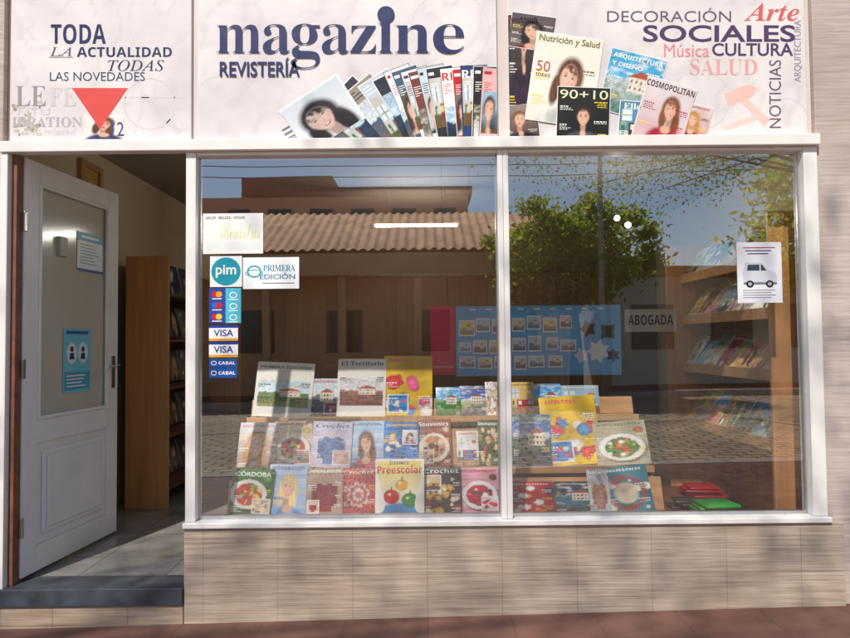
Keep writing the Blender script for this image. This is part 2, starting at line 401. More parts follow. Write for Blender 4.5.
# ------------------------------------------------------------ shop building
shop=empty("shop_building",(0,0,0)); meta(shop,"narrow magazine shop front with white frames and beige tiled base","shop")
XL,XRR=-2.32,2.62; YB=4.2; CZ=2.72
boxes("base_wall",[(xW0,xBE,-.035,.14,-.15,Zsill-.028)],M_TILE,shop,.004)
boxes("pillar",[(xR1,4.6,-.012,.16,-.15,4.1)],M_PILL,shop,.003)
boxes("side_wall",[(-5.0,xDL-.03,-.02,.16,-.15,4.1)],M_PILL,shop,.003)
boxes("upper_wall",[(xDL-.029,xR1-.001,.015,.16,Zlint1+.002,4.1)],M_FASCIA,shop,.002)
boxes("parapet",[(-5.0,4.6,-.04,4.4,4.101,4.3)],M_FASCIA,shop,.01)
boxes("interior_wall",[(XL-.1,XL,.165,YB,-.1,CZ)],M_WALLIN,shop,0)
boxes("interior_wall",[(XRR,XRR+.1,.165,YB,-.1,CZ)],M_WALLIN,shop,0)
boxes("back_wall",[(XL-.1,XRR+.1,YB+.002,YB+.12,-.1,CZ)],M_DARKIN,shop,0)
boxes("ceiling",[(XL-.1,XRR+.1,.162,YB+.12,CZ+.002,CZ+.1)],M_CEIL,shop,0)
boxes("shop_floor",[(XL,XRR,.142,YB,FLZ-.15,FLZ)],M_FLOOR,shop,0)
boxes("roof",[(-4.79,4.39,.165,4.39,3.3,3.4)],M_FASCIA,shop,0)
for b in [(-5.0,-4.8,.165,4.4,-.15,4.09),(4.4,4.6,.165,4.4,-.15,4.09),(-4.79,4.39,4.4,4.5,-.15,4.09)]: boxes("outer_wall",[b],M_FASCIA,shop,0)
boxes("lintel",[(xDL-.028,xR1+.004,-.05,.012,Zlint0,Zlint1)],M_WHITE,shop,.004)
boxes("door_post",[(xDL-.03,xDL+.008,-.04,.12,-.02,Zlint0-.001)],M_WHITE,shop,.004)
boxes("door_jamb",[(xDL+.009,xDL+.034,-.005,.12,FLZ+.004,Zlint0-.001)],M_JAMB,shop,.003)
boxes("doorstep",[(-2.32,xW0-.002,-.04,.14,-.05,FLZ-.082)],M_STEP,shop,.003)
boxes("threshold",[(-2.32,xW0-.002,-.052,.141,FLZ-.081,FLZ+.003)],M_SLATE,shop,.004)
def win(x0,x1,wl,wr):
    w=empty("window",((x0+x1)/2,.02,Zsill),shop)
    boxes("frame",[(x0-wl,x0,-.022,.08,Zsill+.0,Zlint0-.001),(x1,x1+wr,-.022,.08,Zsill+.0,Zlint0-.001),(x0+.0005,x1-.0005,-.018,.08,Zlint0-.018,Zlint0-.001)],M_WHITE,w,.003)
    mesh("glass_pane",[(x0,.02,Zsill),(x1,.02,Zsill),(x1,.02,Zlint0-.018),(x0,.02,Zlint0-.018)],[[0,1,2,3]],M_GLASS,w)
    boxes("glazing_bead",[(x0,x1,.03,.045,Zsill,Zsill+.018),(x0,x0+.008,.03,.045,Zsill+.019,Zlint0-.02),(x1-.008,x1,.03,.045,Zsill+.019,Zlint0-.02)],M_METAL,w,.001)
    return w
xW1=PX(197); xMm=(xM0+xM1)/2
win(xW1,xM0,xW1-xW0,xMm-xM0-.0005)
win(xM1,xR0,xM1-xMm-.0005,xR1-xR0)
boxes("window_sill",[(xW0-.004,xR1+.006,-.05,.10,Zsill-.027,Zsill-.001)],M_WHITE,shop,.004)
# ------------------------------------------------------------ door (open, swung inward)
dhx=PX(20,.05)
door=empty("door",(dhx,.05,.195),shop,rot=(0,0,R(84.5)))
def dbox(name,bl,mat,par,bev=.003): return boxes(name,bl,mat,par,bev,local=True)
DW=.86;DH=2.13
dbox("door_leaf",[(0,.11,-.02,.02,0,DH),(DW-.11,DW,-.02,.02,0,DH),(.1102,DW-.1102,-.02,.02,DH-.11,DH),(.1102,DW-.1102,-.02,.02,.66,.78),(.1102,DW-.1102,-.02,.02,0,.13),
  (.1102,DW-.1102,-.008,.008,.1302,.6598)],M_DOOR,door)
dbox("raised_panel",[(.16,DW-.16,-.022,-.0085,.18,.61),(.185,DW-.185,-.03,-.0222,.205,.585)],M_DOOR,door,.006)
dbox("glazing_bead",[(.1105,.128,-.027,-.0082,.7805,DH-.1105),(DW-.128,DW-.1105,-.027,-.0082,.7805,DH-.1105),(.1285,DW-.1285,-.027,-.0082,.7805,.798),(.1285,DW-.1285,-.027,-.0082,DH-.128,DH-.1105)],M_DOOR,door,.004)
M_FROST=mk("frosted_glass",C(196,192,180),.12,.08,1.2)
mesh("door_glass",[(.111,0,.781),(DW-.111,0,.781),(DW-.111,0,DH-.111),(.111,0,DH-.111)],[[0,1,2,3]],M_FROST,door,local=True)
hd=empty("handle",(DW-.055,-.02,1.0),door,local=True)
dbox("plate",[(-.018,.018,-.006,0,-.1,.1)],M_METAL,hd,.002)
v,f=tube([(0,-.004,.04),(0,-.045,.04),(-.03,-.055,.04),(-.11,-.05,.038)],[.009,.009,.009,.007],10); mesh("lever",v,f,M_METAL,hd,local=True,smooth=True)
for zz in (.2,1.0,1.75): dbox("hinge",[(-.012,.01,-.027,-.0205,zz,zz+.1)],M_METAL,door,.002)
def dooritem(name,u0,u1,z0,z1,draw,label,cat,y=-.0035):
    rot=R(84.5); cs,sn=math.cos(rot),math.sin(rot)
    cv=Canvas(); w=u1-u0;h=z1-z0; draw(cv,w,h)
    o=mesh(name,cv.V,cv.F,M_PRINT,cols=cv.K,origin=(0,0,0))
    o.location=(dhx+u0*cs-y*sn,.05+u0*sn+y*cs,.195+z0); o.rotation_euler=(0,0,rot); meta(o,label,cat); return o
LB=C(80,175,215)
def n1(cv,w,h):
    cv.rect(0,0,w,h,C(225,238,244),1); cv.rect(.0,h*.78,w,h,LB,2); cv.rect(w*.15,h*.86,w*.85,h*.92,WHT,3)
    for i in range(7): cv.rect(w*.12,h*(.68-i*.08),w*(.6+.08*((i*5)%4)),h*(.7-i*.08),C(70,120,160),2)
    cv.rect(w*.0,0,w,h*.07,C(40,90,150),2)
def n2(cv,w,h):
    cv.rect(0,0,w,h,C(120,200,226),1); cv.rect(w*.1,h*.92,w*.9,h*.97,C(40,100,170),2); cv.rect(w*.05,h*.04,w*.95,h*.32,C(80,160,200),2)
    for cx in (.3,.7):
        cv.ell(w*cx,h*.62,w*.18,h*.17,C(215,232,240),2); cv.ell(w*cx,h*.68,w*.06,h*.045,C(70,55,50),3); cv.poly([(w*(cx-.09),h*.52),(w*(cx+.09),h*.52),(w*(cx+.06),h*.62),(w*(cx-.06),h*.62)],C(50,60,90),3)
    for i in range(4): cv.rect(w*.12,h*(.25-i*.055),w*(.8-.07*(i%3)),h*(.27-i*.055),WHT,3)
dooritem("notice",.46,.715,1.6,1.83,n1,"white and light blue printed notice taped to the door glass","notice")
dooritem("poster",.34,.60,.90,1.26,n2,"light blue poster with two small figures on the door glass","poster")
lk=boxes("wall_switch",[(0,.07,-.03,0,0,.11)],mk("grey_plastic",(.4,.38,.33,1),.4),None,.006); lk.location=(dhx+.33*.096+.006,.05+.31,.195+1.66); lk.rotation_euler=(0,0,R(84.5)); meta(lk,"small grey plastic box fixed to the door glass","box")
# ------------------------------------------------------------ signs
ys=-.004
def sign(px0,px1,lab,draw,py0=-40):
    x0=PX(px0,py=70);x1=PX(px1,py=70);z0=Zlint1+.006;z1=PZ(py0)
    s=boxes("shop_sign",[(x0,x1,ys,.0145,z0,z1)],M_WHITE,None,.002); meta(s,lab,"sign")
    def T(u,v):
        p=pix(u,-v,ys); return (min(max(p.x,x0+.003),x1-.003),min(max(p.z,z0+.003),z1-.003))
    cv=Canvas(T); draw(cv,px0,px1)
    V=[(a,ys-.0004+b,c) for a,b,c in cv.V]
    mesh("printed_face",V,cv.F,M_SIGN,s,cols=cv.K); return s
def bgs(cv,px0,px1,seed):
    def f(u,v):
        n=nz(u*2,v,2.2,seed); c=mixc(C(232,226,223),C(212,205,206),.5+n*1.1)
        m=abs(nz(u*3,v,3,seed+9)); return mixc(c,C(200,193,195),max(0,.10-m)*5)
    cv.grid(px1-px0+8,182,60,36,f,1,lambda u,v:(u+px0-4,v-140))
def Tr(cx,cy,ang,w,h):
    a=R(ang);ca,sa=math.cos(a),math.sin(a)
    return lambda u,v:(cx+(u-w/2)*ca-(v-h/2)*sa,-cy+(u-w/2)*sa+(v-h/2)*ca)
def tx(cv,t,st,x0,y0,x1,y1,c,L=6,rot=0): cv.text(t,st,x0,-y1,x1,-y0,c,L,None,rot)
GR=C(208,202,204)
def s1(cv,a,b):
    bgs(cv,a,b,1)
    tx(cv,"TODA","sb",51,24,106,44,NAVY); tx(cv,"LA","it",50,47,72,56,C(80,80,110)); cv.rect(49,-57.5,73,-57,NAVY,6)
    tx(cv,"ACTUALIDAD","sb",77,47,172,57,NAVY); tx(cv,"TODAS","it",108,60,164,71,NAVY); tx(cv,"LAS NOVEDADES","p",50,72,145,81,C(60,64,96))
    tx(cv,"LE","thin",16,86,46,106,C(150,144,150)); tx(cv,"FE","thin",50,88,76,106,C(206,199,201)); tx(cv,"NTU","p",18,108,50,115,GR); tx(cv,"IBRATION","bs",12,117,82,127,C(180,174,180))
    tx(cv,"and relaxed","it",24,128,76,135,GR,5)
    tx(cv,"R","bs",14,16,38,40,C(220,213,213),3); cv.ring(150,-104,26,26,1.2,GR,3); cv.rect(120,-98,182,-97,GR,3)
    cv.poly([(140,-96),(146,-94),(183,-132),(178,-135)],C(210,203,205),3)
    for i in range(34):
        rg=random.Random(i); x=13+rg.random()*28; y=102+rg.random()*34; cv.ell(x,-y,1+rg.random()*3,1.8,mixc(C(205,195,175),C(140,135,120),rg.random())+(1,),4+i*.02,n=9)
    T=Tr(104,126,0,40,26); cv.grid(40,24,40,30,P_port(C(236,228,224),C(226,215,208),C(90,54,36),C(60,60,110),cx=.5,cy=.6,s=1.3),4.8,T)
    cv.poly([(72,-88),(128,-88),(100,-129)],C(218,78,72),8)
    tx(cv,"12","sb",112,122,124,136,C(60,70,130),9)
sign(12,191.5,"white shop sign panel with navy lettering and a red triangle",s1)
def s2(cv,a,b):
    bgs(cv,a,b,2)
    cv.ring(225,-110,36,36,1.5,C(216,209,210),3); cv.ring(450,-30,40,40,1.5,C(216,209,210),3)
    IK=C(33,44,92)
    for ch,x0,x1,y0,y1 in [("m",217,261,25,53),("a",263,290,24.5,54),("g",291,320,24,69),("a",322,349,24.5,54),("z",350,376,26,53),("i",378,393,8,53),("n",395,430,25,53),("e",433,464,24.5,54)]:
        tx(cv,ch,"thin",x0,y0,x1,y1,IK,30)
    cv.ell(386,-15,8.6,8.6,IK,31,n=36)
    tx(cv,"REVISTERÍA","b",220,58,300,77,IK,30)
    pals=[[C(60,90,120),C(190,200,205),C(120,90,60)],[C(190,190,180),C(90,80,60),C(220,220,215)],[C(40,60,90),C(160,190,210),C(30,40,40)],[C(30,30,34),C(120,110,100),C(200,190,180)]]
    spec=[(338,122,58,70,38),(352,118,52,72,36),(366,114,46,72,36),(380,112,40,72,34),(393,109,33,74,34),(405,107,27,74,34)]
    for i,(cx,cy,an,h,w) in enumerate(spec):
        T=Tr(cx,cy,an,w,h)
        cv.rect(-1,-1,w+1,h+1,C(240,240,238) ,3+2*i,T); cv.rect(0,0,w,h,[C(60,84,110),C(205,205,200),C(50,58,66),C(150,140,120),C(190,205,215),C(44,44,48)][i],3.4+2*i,T)
        fn=[P_land(pals[0][1],pals[0][0],pals[0][2],1),P_room(C(200,200,190),C(120,90,60),C(90,100,110),C(180,60,50),2),P_land(pals[2][1],pals[2][0],pals[2][2],3)][i%3]
        cv.grid(w*.9,h*.72,24,34,fn,3.8+2*i,lambda u,v,T=T,w=w,h=h:T(u+w*.05,v+h*.05))
        for q in range(3): cv.rect(w*.06,h*(.93-q*.05),w*(.3+.1*(q*3%4)),h*(.945-q*.05),WHT if i%2==0 else NAVY,4.4+2*i,T)
    T=Tr(322,115,33,66,50); cv.rect(-2,-2,68,52,C(244,242,240),15,T); cv.grid(66,50,70,54,P_port(C(206,214,220),C(222,224,228),C(34,28,32),C(226,226,226),C(212,184,172),cx=.46,cy=.44,s=1.6,tilt=-.35,seed=8),16,T)
    T=Tr(298,128,30,30,40)
    for q in range(6): cv.rect(0,q*5,26-q*2,q*5+1.5,C(120,120,125),15,T)
    sp=[(410,21,WHT,RED),(416,18.5,C(70,90,120),WHT),(424,16,C(235,235,235),C(60,70,90)),(430,14,C(120,60,50),WHT),(438,12,C(200,215,225),BLK),(445,9,C(35,38,42),WHT),(457,6,WHT,C(200,40,40)),(468,4,C(190,30,35),WHT),(475,2,C(40,60,110),WHT),(486,-1,C(35,30,30),WHT),(494,-3,C(225,180,180),RED)]
    for i,(cx,an,c1,c2) in enumerate(sp):
        T=Tr(cx,105+(i*5%4),an,26,78); L=17+i*.95
        cv.rect(-.6,-.6,26.6,78.6,C(240,238,236) if i%2 else C(60,60,64),L,T); cv.rect(0,0,26,78,c1,L+.2,T)
        if i in (6,8): cv.text("RE",'sb',1,66,15,74,c2,L+.6,T)
        else: cv.rect(1.5,71,5+i%4*2,74,c2,L+.6,T)
        fn=[P_land(pals[i%4][1],pals[i%4][0],pals[i%4][2],i),P_port(pals[i%4][1],pals[(i+1)%4][0],C(60,40,30),pals[(i+2)%4][2],cx=.3,cy=.55,s=1.5,seed=i,short=i%2==0),P_room(C(210,205,200),C(120,90,60),C(150,60,50),C(220,200,120),i)][i%3]
        cv.grid(24,34+i%3*8,18,24,fn,L+.4,lambda u,v,T=T,i=i:T(u+1,v+6+6*(i%3)))
        for q in range(5): cv.rect(2,62-q*2.2,10-q*(q%3),62.7-q*2.2,c2,L+.6,T)
sign(198,497,"white shop sign panel with large navy title above fanned magazines",s2)
def s3(cv,a,b):
    bgs(cv,a,b,3)
    PUR=C(110,90,116); PK=C(222,136,142)
    tx(cv,"DECORACIÓN","p",607,8,731,22,PUR); tx(cv,"Arte","bi",744,3,799,21,C(208,100,100)); tx(cv,"SOCIALES","b",643,25,795,42,C(84,62,98))
    tx(cv,"Música","p",664,44,709,57,PK); tx(cv,"CULTURA","b",712,43,793,56,C(84,62,98)); tx(cv,"SALUD","thin",690,59,757,75,C(226,160,160))
    tx(cv,"NOTICIAS","p",769,60,781,128,PUR,6,90); tx(cv,"ARQUITECTURA","p",794,20,802,82,C(150,134,154),6,90)
    cv.poly([(724,-94),(748,-84),(757,-88),(752,-97),(728,-106)],C(234,190,180),4); cv.poly([(738,-99),(745,-96),(770,-120),(764,-126)],C(236,198,188),3.4); cv.poly([(722,-126),(758,-114),(760,-118),(725,-131)],C(236,205,197),3.6)
    for x,y,r in ((700,100,30),(786,120,22),(640,130,30)): cv.ring(x,-y,r,r,1.2,C(212,204,206),2)
    L=8
    def mag(cx,cy,an,w,h,fn,texts,res=(34,46),bars=True,bc=WHT):
        nonlocal L
        T=Tr(cx,cy,an,w,h); cv.rect(-.7,-.7,w+.7,h+.7,C(235,235,235),L,T); cover(cv,T,w,h,fn,texts,L+.6,int(cx),res,bars,bc); L+=4
    mag(524,60,0,32,90,P_port(C(70,60,60),C(40,36,40),C(30,22,22),C(60,40,60),cx=.5,cy=.7,s=.9,seed=4,short=True),[title('#',C(220,60,60),.91,.97)])
    mag(532,32,-8,44,34,P_port(C(90,80,84),C(110,90,80),C(25,20,20),C(120,30,40),s=1.3,cy=.5,tilt=-.2,seed=12),[])
    mag(520,122,6,36,34,P_port(C(150,130,120),C(90,60,60),C(120,80,40),C(40,40,50),s=1.2,short=True,seed=17),[])
    mag(692,122,-14,34,36,P_port(C(220,210,208),C(190,110,110),C(180,130,70),C(160,40,50),tilt=-.1,seed=21),[title('#',C(200,40,50))],bc=BLK)
    mag(632,85,-14,56,62,P_land(C(70,160,200),C(190,200,200),C(60,110,90),3),[("ARQUITECTURA",'sb',.05,.86,.95,.95,WHT),("Y DISEÑO",'b',.05,.74,.62,.83,WHT)])
    mag(636,122,-4,34,40,P_room(C(90,140,170),C(190,200,190),C(90,60,40),C(230,220,200),8),[("Elle",'bs',.1,.8,.6,.95,WHT)])
    mag(664,113,-16,50,62,P_port(C(222,214,214),C(205,170,176),C(120,70,40),C(190,50,70),cx=.6,cy=.55,s=.95,tilt=-.15,seed=9),[("COSMOPOLITAN",'sb',-.0,.86,.98,.96,C(60,40,60))],(40,52),bc=C(180,40,70))
    mag(564,80,-8,66,88,P_port(C(232,228,214),C(238,232,220),C(96,60,42),C(240,240,235),C(234,190,166),cx=.56,cy=.5,s=1.05,tilt=.2,seed=2),
        [("Nutrición y Salud",'b',.04,.88,.96,.98,C(120,110,60)),("50",'sb',.06,.56,.26,.68,C(190,70,50)),("IDEAS",'sb',.06,.5,.28,.54,C(120,110,60))],(80,104),True,C(130,90,60))
    mag(583,114,-2,52,52,P_port(C(40,40,42),C(28,28,30),C(60,40,30),C(90,90,96),cx=.5,cy=.42,s=.9,short=True,tilt=0),[("90+10",'sb',.04,.78,.96,.95,C(235,235,190))],(56,56))
sign(508,805,"white shop sign panel with purple and pink words and magazine collage",s3)
# ------------------------------------------------------------ magazines
def block(w,h,t,n=8,off=.0009):
    V=[];Fs=[]
    for s,y in ((0,off),(1,off+t)):
        for j in range(n+1):
            for i in range(n+1): V.append((-w/2+w*i/n,y,h*j/n))
    m=(n+1)*(n+1); I=lambda s,i,j:s*m+j*(n+1)+i
    for j in range(n):
        for i in range(n):
            Fs.append([I(0,i,j),I(0,i+1,j),I(0,i+1,j+1),I(0,i,j+1)]); Fs.append([I(1,i,j),I(1,i,j+1),I(1,i+1,j+1),I(1,i+1,j)])
    for k in range(n):
        Fs+= [[I(0,k,0),I(1,k,0),I(1,k+1,0),I(0,k+1,0)],[I(0,k,n),I(0,k+1,n),I(1,k+1,n),I(1,k,n)],[I(0,0,k),I(0,0,k+1),I(1,0,k+1),I(1,0,k)],[I(0,n,k),I(1,n,k),I(1,n,k+1),I(0,n,k+1)]]
    return V,Fs
def magazine(px0,py0,px1,py1,y,zb,fn,texts,lean=16,roll=0,yaw=0,thick=.006,seed=0,label="magazine",cat="magazine",name="magazine",border=None,bars=True,barcol=WHT,group="magazines on the window display",res=(42,58),wh=None,loc=None):
    dist=(y+D)
    if wh: w,h=wh
    else: w=(px1-px0)*dist/F; h=(py1-py0)*dist/F/math.cos(R(lean))
    cv=Canvas(lambda u,v:(u-w/2,v)); cover(cv,None,w,h,fn,texts,1,seed,res,bars,barcol,border)
    vs,fs=block(w,h,thick)
    n=len(cv.V); V=cv.V+vs; Fs=cv.F+[[i+n for i in f] for f in fs]; K=cv.K+[C(222,216,204)]*len(vs)
    kk=random.Random(seed+99).uniform(-.008,.016)
    V=[(a,b+kk*((c/h)**2)+.005*(2*a/w)**2*(c/h),c) for a,b,c in V]
    o=mesh(name,V,Fs,M_PRINT,cols=K,origin=(0,0,0))
    o.location=loc if loc else (PX((px0+px1)/2,y,(py0+py1)/2),y,zb)
    o.rotation_euler=(R(-lean),R(roll),R(yaw)); meta(o,label,cat,group); return o
y3,y2,y1_=.27,.52,.78
z3=PZ(514,y3);z2=PZ(466,y2);z1=PZ(415,y1_)
SK=C(230,182,154)
Y=C(250,205,20);PKK=C(238,90,140);SKY=C(80,165,225);GRN=C(50,145,35)
def kidsfn(seed): return P_two(P_spots(Y,[PKK,C(50,150,215),C(230,50,60),C(250,240,230)],seed,12,.17,(.1,.05,.9,.7)),P_spots(C(60,150,220),[WHT,PKK],seed+1,5,.2),.1,.06,.5,.34)
r1=[(252,362,310,416,P_news(P_land(C(190,215,225),C(90,130,80),C(150,150,90),1),1),[("PRIMERA EDICIÓN",'b',.06,.88,.94,.95,C(60,110,110))],"folded newspaper with green photo on the wooden display",5),
(306,376,338,413,P_two(P_land(C(200,215,230),C(120,120,125),C(70,70,76),3),P_spots(RED,[WHT,C(40,80,160)],3,6,.2)),[title("#",RED)],"small car magazine with red and blue cover",0),
(336,358,385,415,P_news(P_land(C(200,200,205),C(160,120,100),C(120,60,50),2),2),[("El Territorio",'bs',.06,.88,.94,.96,BLK)],"newspaper with photo of a red house front",1),
(383,355,432,414,kidsfn(5),[title("#",C(230,60,120),.86,.95,.1,.55)],"yellow and pink children's activity book",1),
(436,385,461,413,P_land(SKY,GRN,C(60,110,50),4),[title("#",WHT)],"small green landscape magazine on the stand",0),
(460,384,487,413,P_land(C(60,100,180),C(200,190,150),C(50,70,110),5),[title("#",Y)],"small blue travel magazine on the stand",0),
(486,380,500,413,P_noise([WHT,C(180,120,90),C(220,210,190)],6,5),[],"thin white catalogue on the stand",0),
(511,380,535,412,P_room(C(240,200,110),C(160,120,60),C(200,60,60),WHT,7),[title("#",C(90,50,20))],"small yellow craft magazine on the stand",0),
(534,382,562,412,P_land(SKY,C(190,150,100),C(110,80,60),8),[title("#",WHT)],"small travel magazine with sandy cover",0),
(562,384,600,412,P_room(C(170,200,215),C(150,110,80),C(90,110,130),C(220,120,70),9),[title("#",WHT)],"small home magazine with grey blue cover",0)]
for i,(a,b,c,d,fn,t,lb,ro) in enumerate(r1):
    nw='newspaper' in lb
    magazine(a,b,c,d,y1_+.012*(i%2),z1,fn,t,14,ro*.6,0,.006 if i else .01,i,lb,"newspaper" if nw else "magazine","newspaper" if nw else "magazine",None,bars=True,barcol=C(70,70,74) if nw else WHT)
r2=[(236,422,275,466,P_port(C(190,195,205),C(170,130,100),C(180,125,60),C(70,110,70),SK,cx=.45,cy=.5,s=1.35),[title("#",C(200,60,60))],"magazine with a blond woman's face on the cover"),
(273,421,311,466,P_two(P_food(C(235,215,190),C(250,245,240),[C(205,50,80),C(80,155,135),C(240,200,90)],11),P_knit(C(200,90,110),C(240,220,200),C(90,140,120),3)),[title("#",C(150,40,70))],"pastel magazine with small flowers and yarn"),
(310,421,350,465,P_two(P_knit(C(215,210,230),C(160,180,215),C(90,140,205),1),P_knit(C(240,200,205),C(200,80,110),C(240,240,240),6)),[title("Crochet",C(60,80,150),st='bi')],"pale blue and pink crochet magazine"),
(347,421,384,465,P_port(C(170,205,235),C(150,175,215),C(90,50,30),C(200,60,110),SK,cx=.5,cy=.5,s=1.1,seed=3,tilt=-.15),[title("#",C(50,70,140))],"light blue sewing magazine with a smiling woman"),
(383,420,418,463,P_two(P_spots(C(30,130,215),[C(240,240,240),C(20,45,110),C(245,185,40)],13,14,.14),P_port(WHT,SKY,C(90,50,30),RED,SK,s=1.2),.55,.5,.95,.8),[title("#",Y)],"bright blue drawing book for children"),
(417,418,452,463,P_two(P_food(C(160,40,45),C(240,225,205),[C(225,150,95),C(110,25,35),C(238,210,180)],14),P_spots(C(230,200,180),[RED,C(120,80,50)],15,9,.16),.06,.08,.46,.34),[title("Souvenirs",WHT)],"red souvenir craft magazine with pale shapes"),
(457,430,479,464,P_room(C(240,236,230),C(180,150,120),C(100,125,175),C(190,80,70),15),[title("#",RED)],"narrow white magazine with red title"),
(478,420,500,464,P_spots(C(45,85,40),[C(228,190,140),C(190,40,50)],16,18,.12),[title("Decoupage",WHT)],"dark green craft magazine with floral cover"),
(512,415,552,464,P_land(C(60,115,175),C(60,95,85),C(30,50,75),17),[title("#",C(200,220,120))],"dark blue fishing magazine with landscape"),
(546,398,603,465,kidsfn(18),[title("#",C(230,60,120),.88,.95,.1,.7)],"tall yellow children's book with pink and blue shapes"),
(598,421,651,463,P_food(C(200,190,165),C(245,245,240),[GRN,C(165,195,45),C(205,40,25),C(245,245,235),C(230,120,40)],19),[title("#",GRN)],"thick pale cookery magazine with salad photo")]
for i,(a,b,c,d,fn,t,lb) in enumerate(r2): magazine(a,b,c,d,y2+.012*(i%2),z2,fn,t,16,[1,-1,2,0,1,-1,0,0,1,-3,-3][i],0,.006 if i<10 else .03,20+i,lb)
r3=[(228,469,270,514,P_two(P_food(C(30,120,35),C(235,235,225),[C(225,70,40),C(245,215,90),C(100,185,60)],31,.42,.45),P_spots(C(240,220,180),[C(200,80,40),GRN],32,9,.16)),[title("CÓRDOBA",WHT,.82,.94,st='b')],"green food magazine with white title"),
(266,466,306,514,P_port(C(190,212,240),C(130,175,225),C(225,200,140),C(110,175,230),SK,cx=.5,cy=.52,s=1.2),[title("#",C(90,110,170)),("DE MODA",'sb',.05,.3,.4,.36,C(60,100,190))],"pale blue magazine with a blond woman in blue"),
(305,468,342,513,P_two(P_knit(C(190,160,140),C(140,100,90),C(150,45,45),3),P_knit(C(220,200,180),C(120,70,60),C(180,40,50),9),.06,.06,.34,.3),[title("#",WHT)],"brown knitting magazine with textured cover"),
(340,470,376,514,P_knit(C(205,95,85),C(95,50,55),C(230,222,210),4),[title("Crochet",C(250,225,200),st='bi')],"dusty red crochet magazine with pale motif"),
(422,468,462,513,P_two(P_spots(C(50,50,36),[C(215,170,60),C(175,40,28),C(238,228,190)],36,30,.10),P_room(C(220,200,160),C(120,80,50),C(150,40,40),Y,3),.06,.5,.46,.8),[title("Crochet",WHT)],"dark crochet magazine with gold flowers"),
(460,470,500,513,P_two(P_food(C(240,175,190),C(250,245,245),[C(225,30,70),C(248,244,238),C(120,60,40)],37),P_spots(WHT,[C(225,30,70),C(120,60,40)],40,7,.18)),[title("#",C(200,20,60))],"pink dessert magazine with small cakes"),
(512,479,555,509,P_spots(C(200,30,40),[C(245,235,225),C(235,140,40),C(50,50,95)],38,16,.14),[title("#",WHT,.8,.93)],"red story book lying low on the display"),
(555,480,598,509,P_land(C(28,70,88),C(40,145,160),C(20,40,40),39),[title("#",C(230,220,200),.8,.93)],"dark teal picture book on the display"),
(591,470,612,511,P_knit(C(205,215,220),C(120,60,60),C(200,150,130),5),[title("#",WHT)],"narrow grey knitting magazine on the display")]
for i,(a,b,c,d,fn,t,lb) in enumerate(r3): magazine(a,b,c,d,y3+.012*(i%2),z3,fn,t,16,[3,1,0,-1,0,0,0,0,-2][i],0,.006,40+i,lb)
P_xm=P_spots(C(45,145,160),[C(205,40,35),C(240,240,230),C(40,105,65)],44,18,.11,(.05,.05,.95,.7))
def xm(u,v):
    c=P_xm(u,v)
    r=math.hypot((u-.5)/.36,(v-.42)/.34); c=mixc(c,C(180,40,32),max(0,1-abs(r-1)*5)*(.8+.6*nz(u,v,20,1))); return mixc(c,C(225,208,182),blob(u,v,.5,.42,.27,.25,6)*(.85+.5*nz(u,v,8,3)))
magazine(605,469,655,512,y3,z3,xm,[title("#",WHT,.85,.95)],20,-5,0,.02,60,"teal craft magazine with a red wreath on the cover")
def snow(u,v):
    c=mixc(C(252,244,244),C(248,222,80),v); c=mixc(c,C(60,155,215),blob(u,v,.5,0,.6,.25,6)) 
    for x,y,r,k in ((.33,.34,.17,C(225,30,35)),(.7,.28,.17,C(40,150,65)),(.54,.54,.13,C(245,185,40))):
        c=mixc(c,tuple(q*.5 for q in k),blob(u,v,x,y,r,r*.78,9)); c=mixc(c,k,blob(u,v,x,y,r*.88,r*.68,9)); c=mixc(c,WHT,blob(u,v,x-.04,y+.04,.035,.025,3)); c=mixc(c,C(70,50,30),blob(u,v,x+.01,y+r*.82,.014,.05,3))
    return c
magazine(375,459,424,514,y3-.03,z3-.002,snow,[("Preescolar",'sb',.04,.74,.96,.88,C(215,20,50)),("DISNEY",'sb',.3,.9,.7,.95,C(60,60,130))],12,0,0,.012,61,"larger white and yellow preschool activity book with red title",bars=False,border=C(250,246,236))
# ------------------------------------------------------------ display stand
ds=empty("display_stand",(PX(440,.5),.5,FLZ)); meta(ds,"stepped wooden display stand holding rows of magazines behind the glass","display stand")
xa=PX(224,y3);xb=PX(664,y3)
for (yy,zz) in ((y3,z3),(y2,z2),(y1_,z1)):
    boxes("shelf",[(xa,xb,yy-.045,yy+.19,zz-.022,zz-.003),(xa,xb,yy-.058,yy-.0455,zz-.034,zz+.004)],M_WOODH,ds,.002)
for xx in (xa+.0,(xa+xb)/2,xb-.02):
    boxes("side_panel",[(xx,xx+.02,y3-.04,y1_+.19,FLZ+.001,z3-.0225),(xx,xx+.02,y2-.04,y1_+.19,z3-.022,z2-.0225),(xx,xx+.02,y1_-.04,y1_+.19,z2-.022,z1-.0225)],M_WOOD,ds,.001)
for (yy,zz,h) in ((y3,z3,.17),(y2,z2,.2),(y1_,z1,.1)):
    vs=[(xa,yy+.05,zz),(xb,yy+.05,zz),(xb,yy+.05+h*.33,zz+h),(xa,yy+.05+h*.33,zz+h)]
    mesh("back_rest",vs,[[0,1,2,3]],M_WOODH,ds)
boxes("window_ledge",[(xW1-.02,XRR-.002,.11,y3-.062,Zsill-.12,Zsill-.1)],M_DKWOOD,shop,.002)
boxes("ledge_apron",[(xb+.05,1.76,.15,1.25,Zsill-.14,Zsill-.121)],M_DKWOOD,shop,.002)
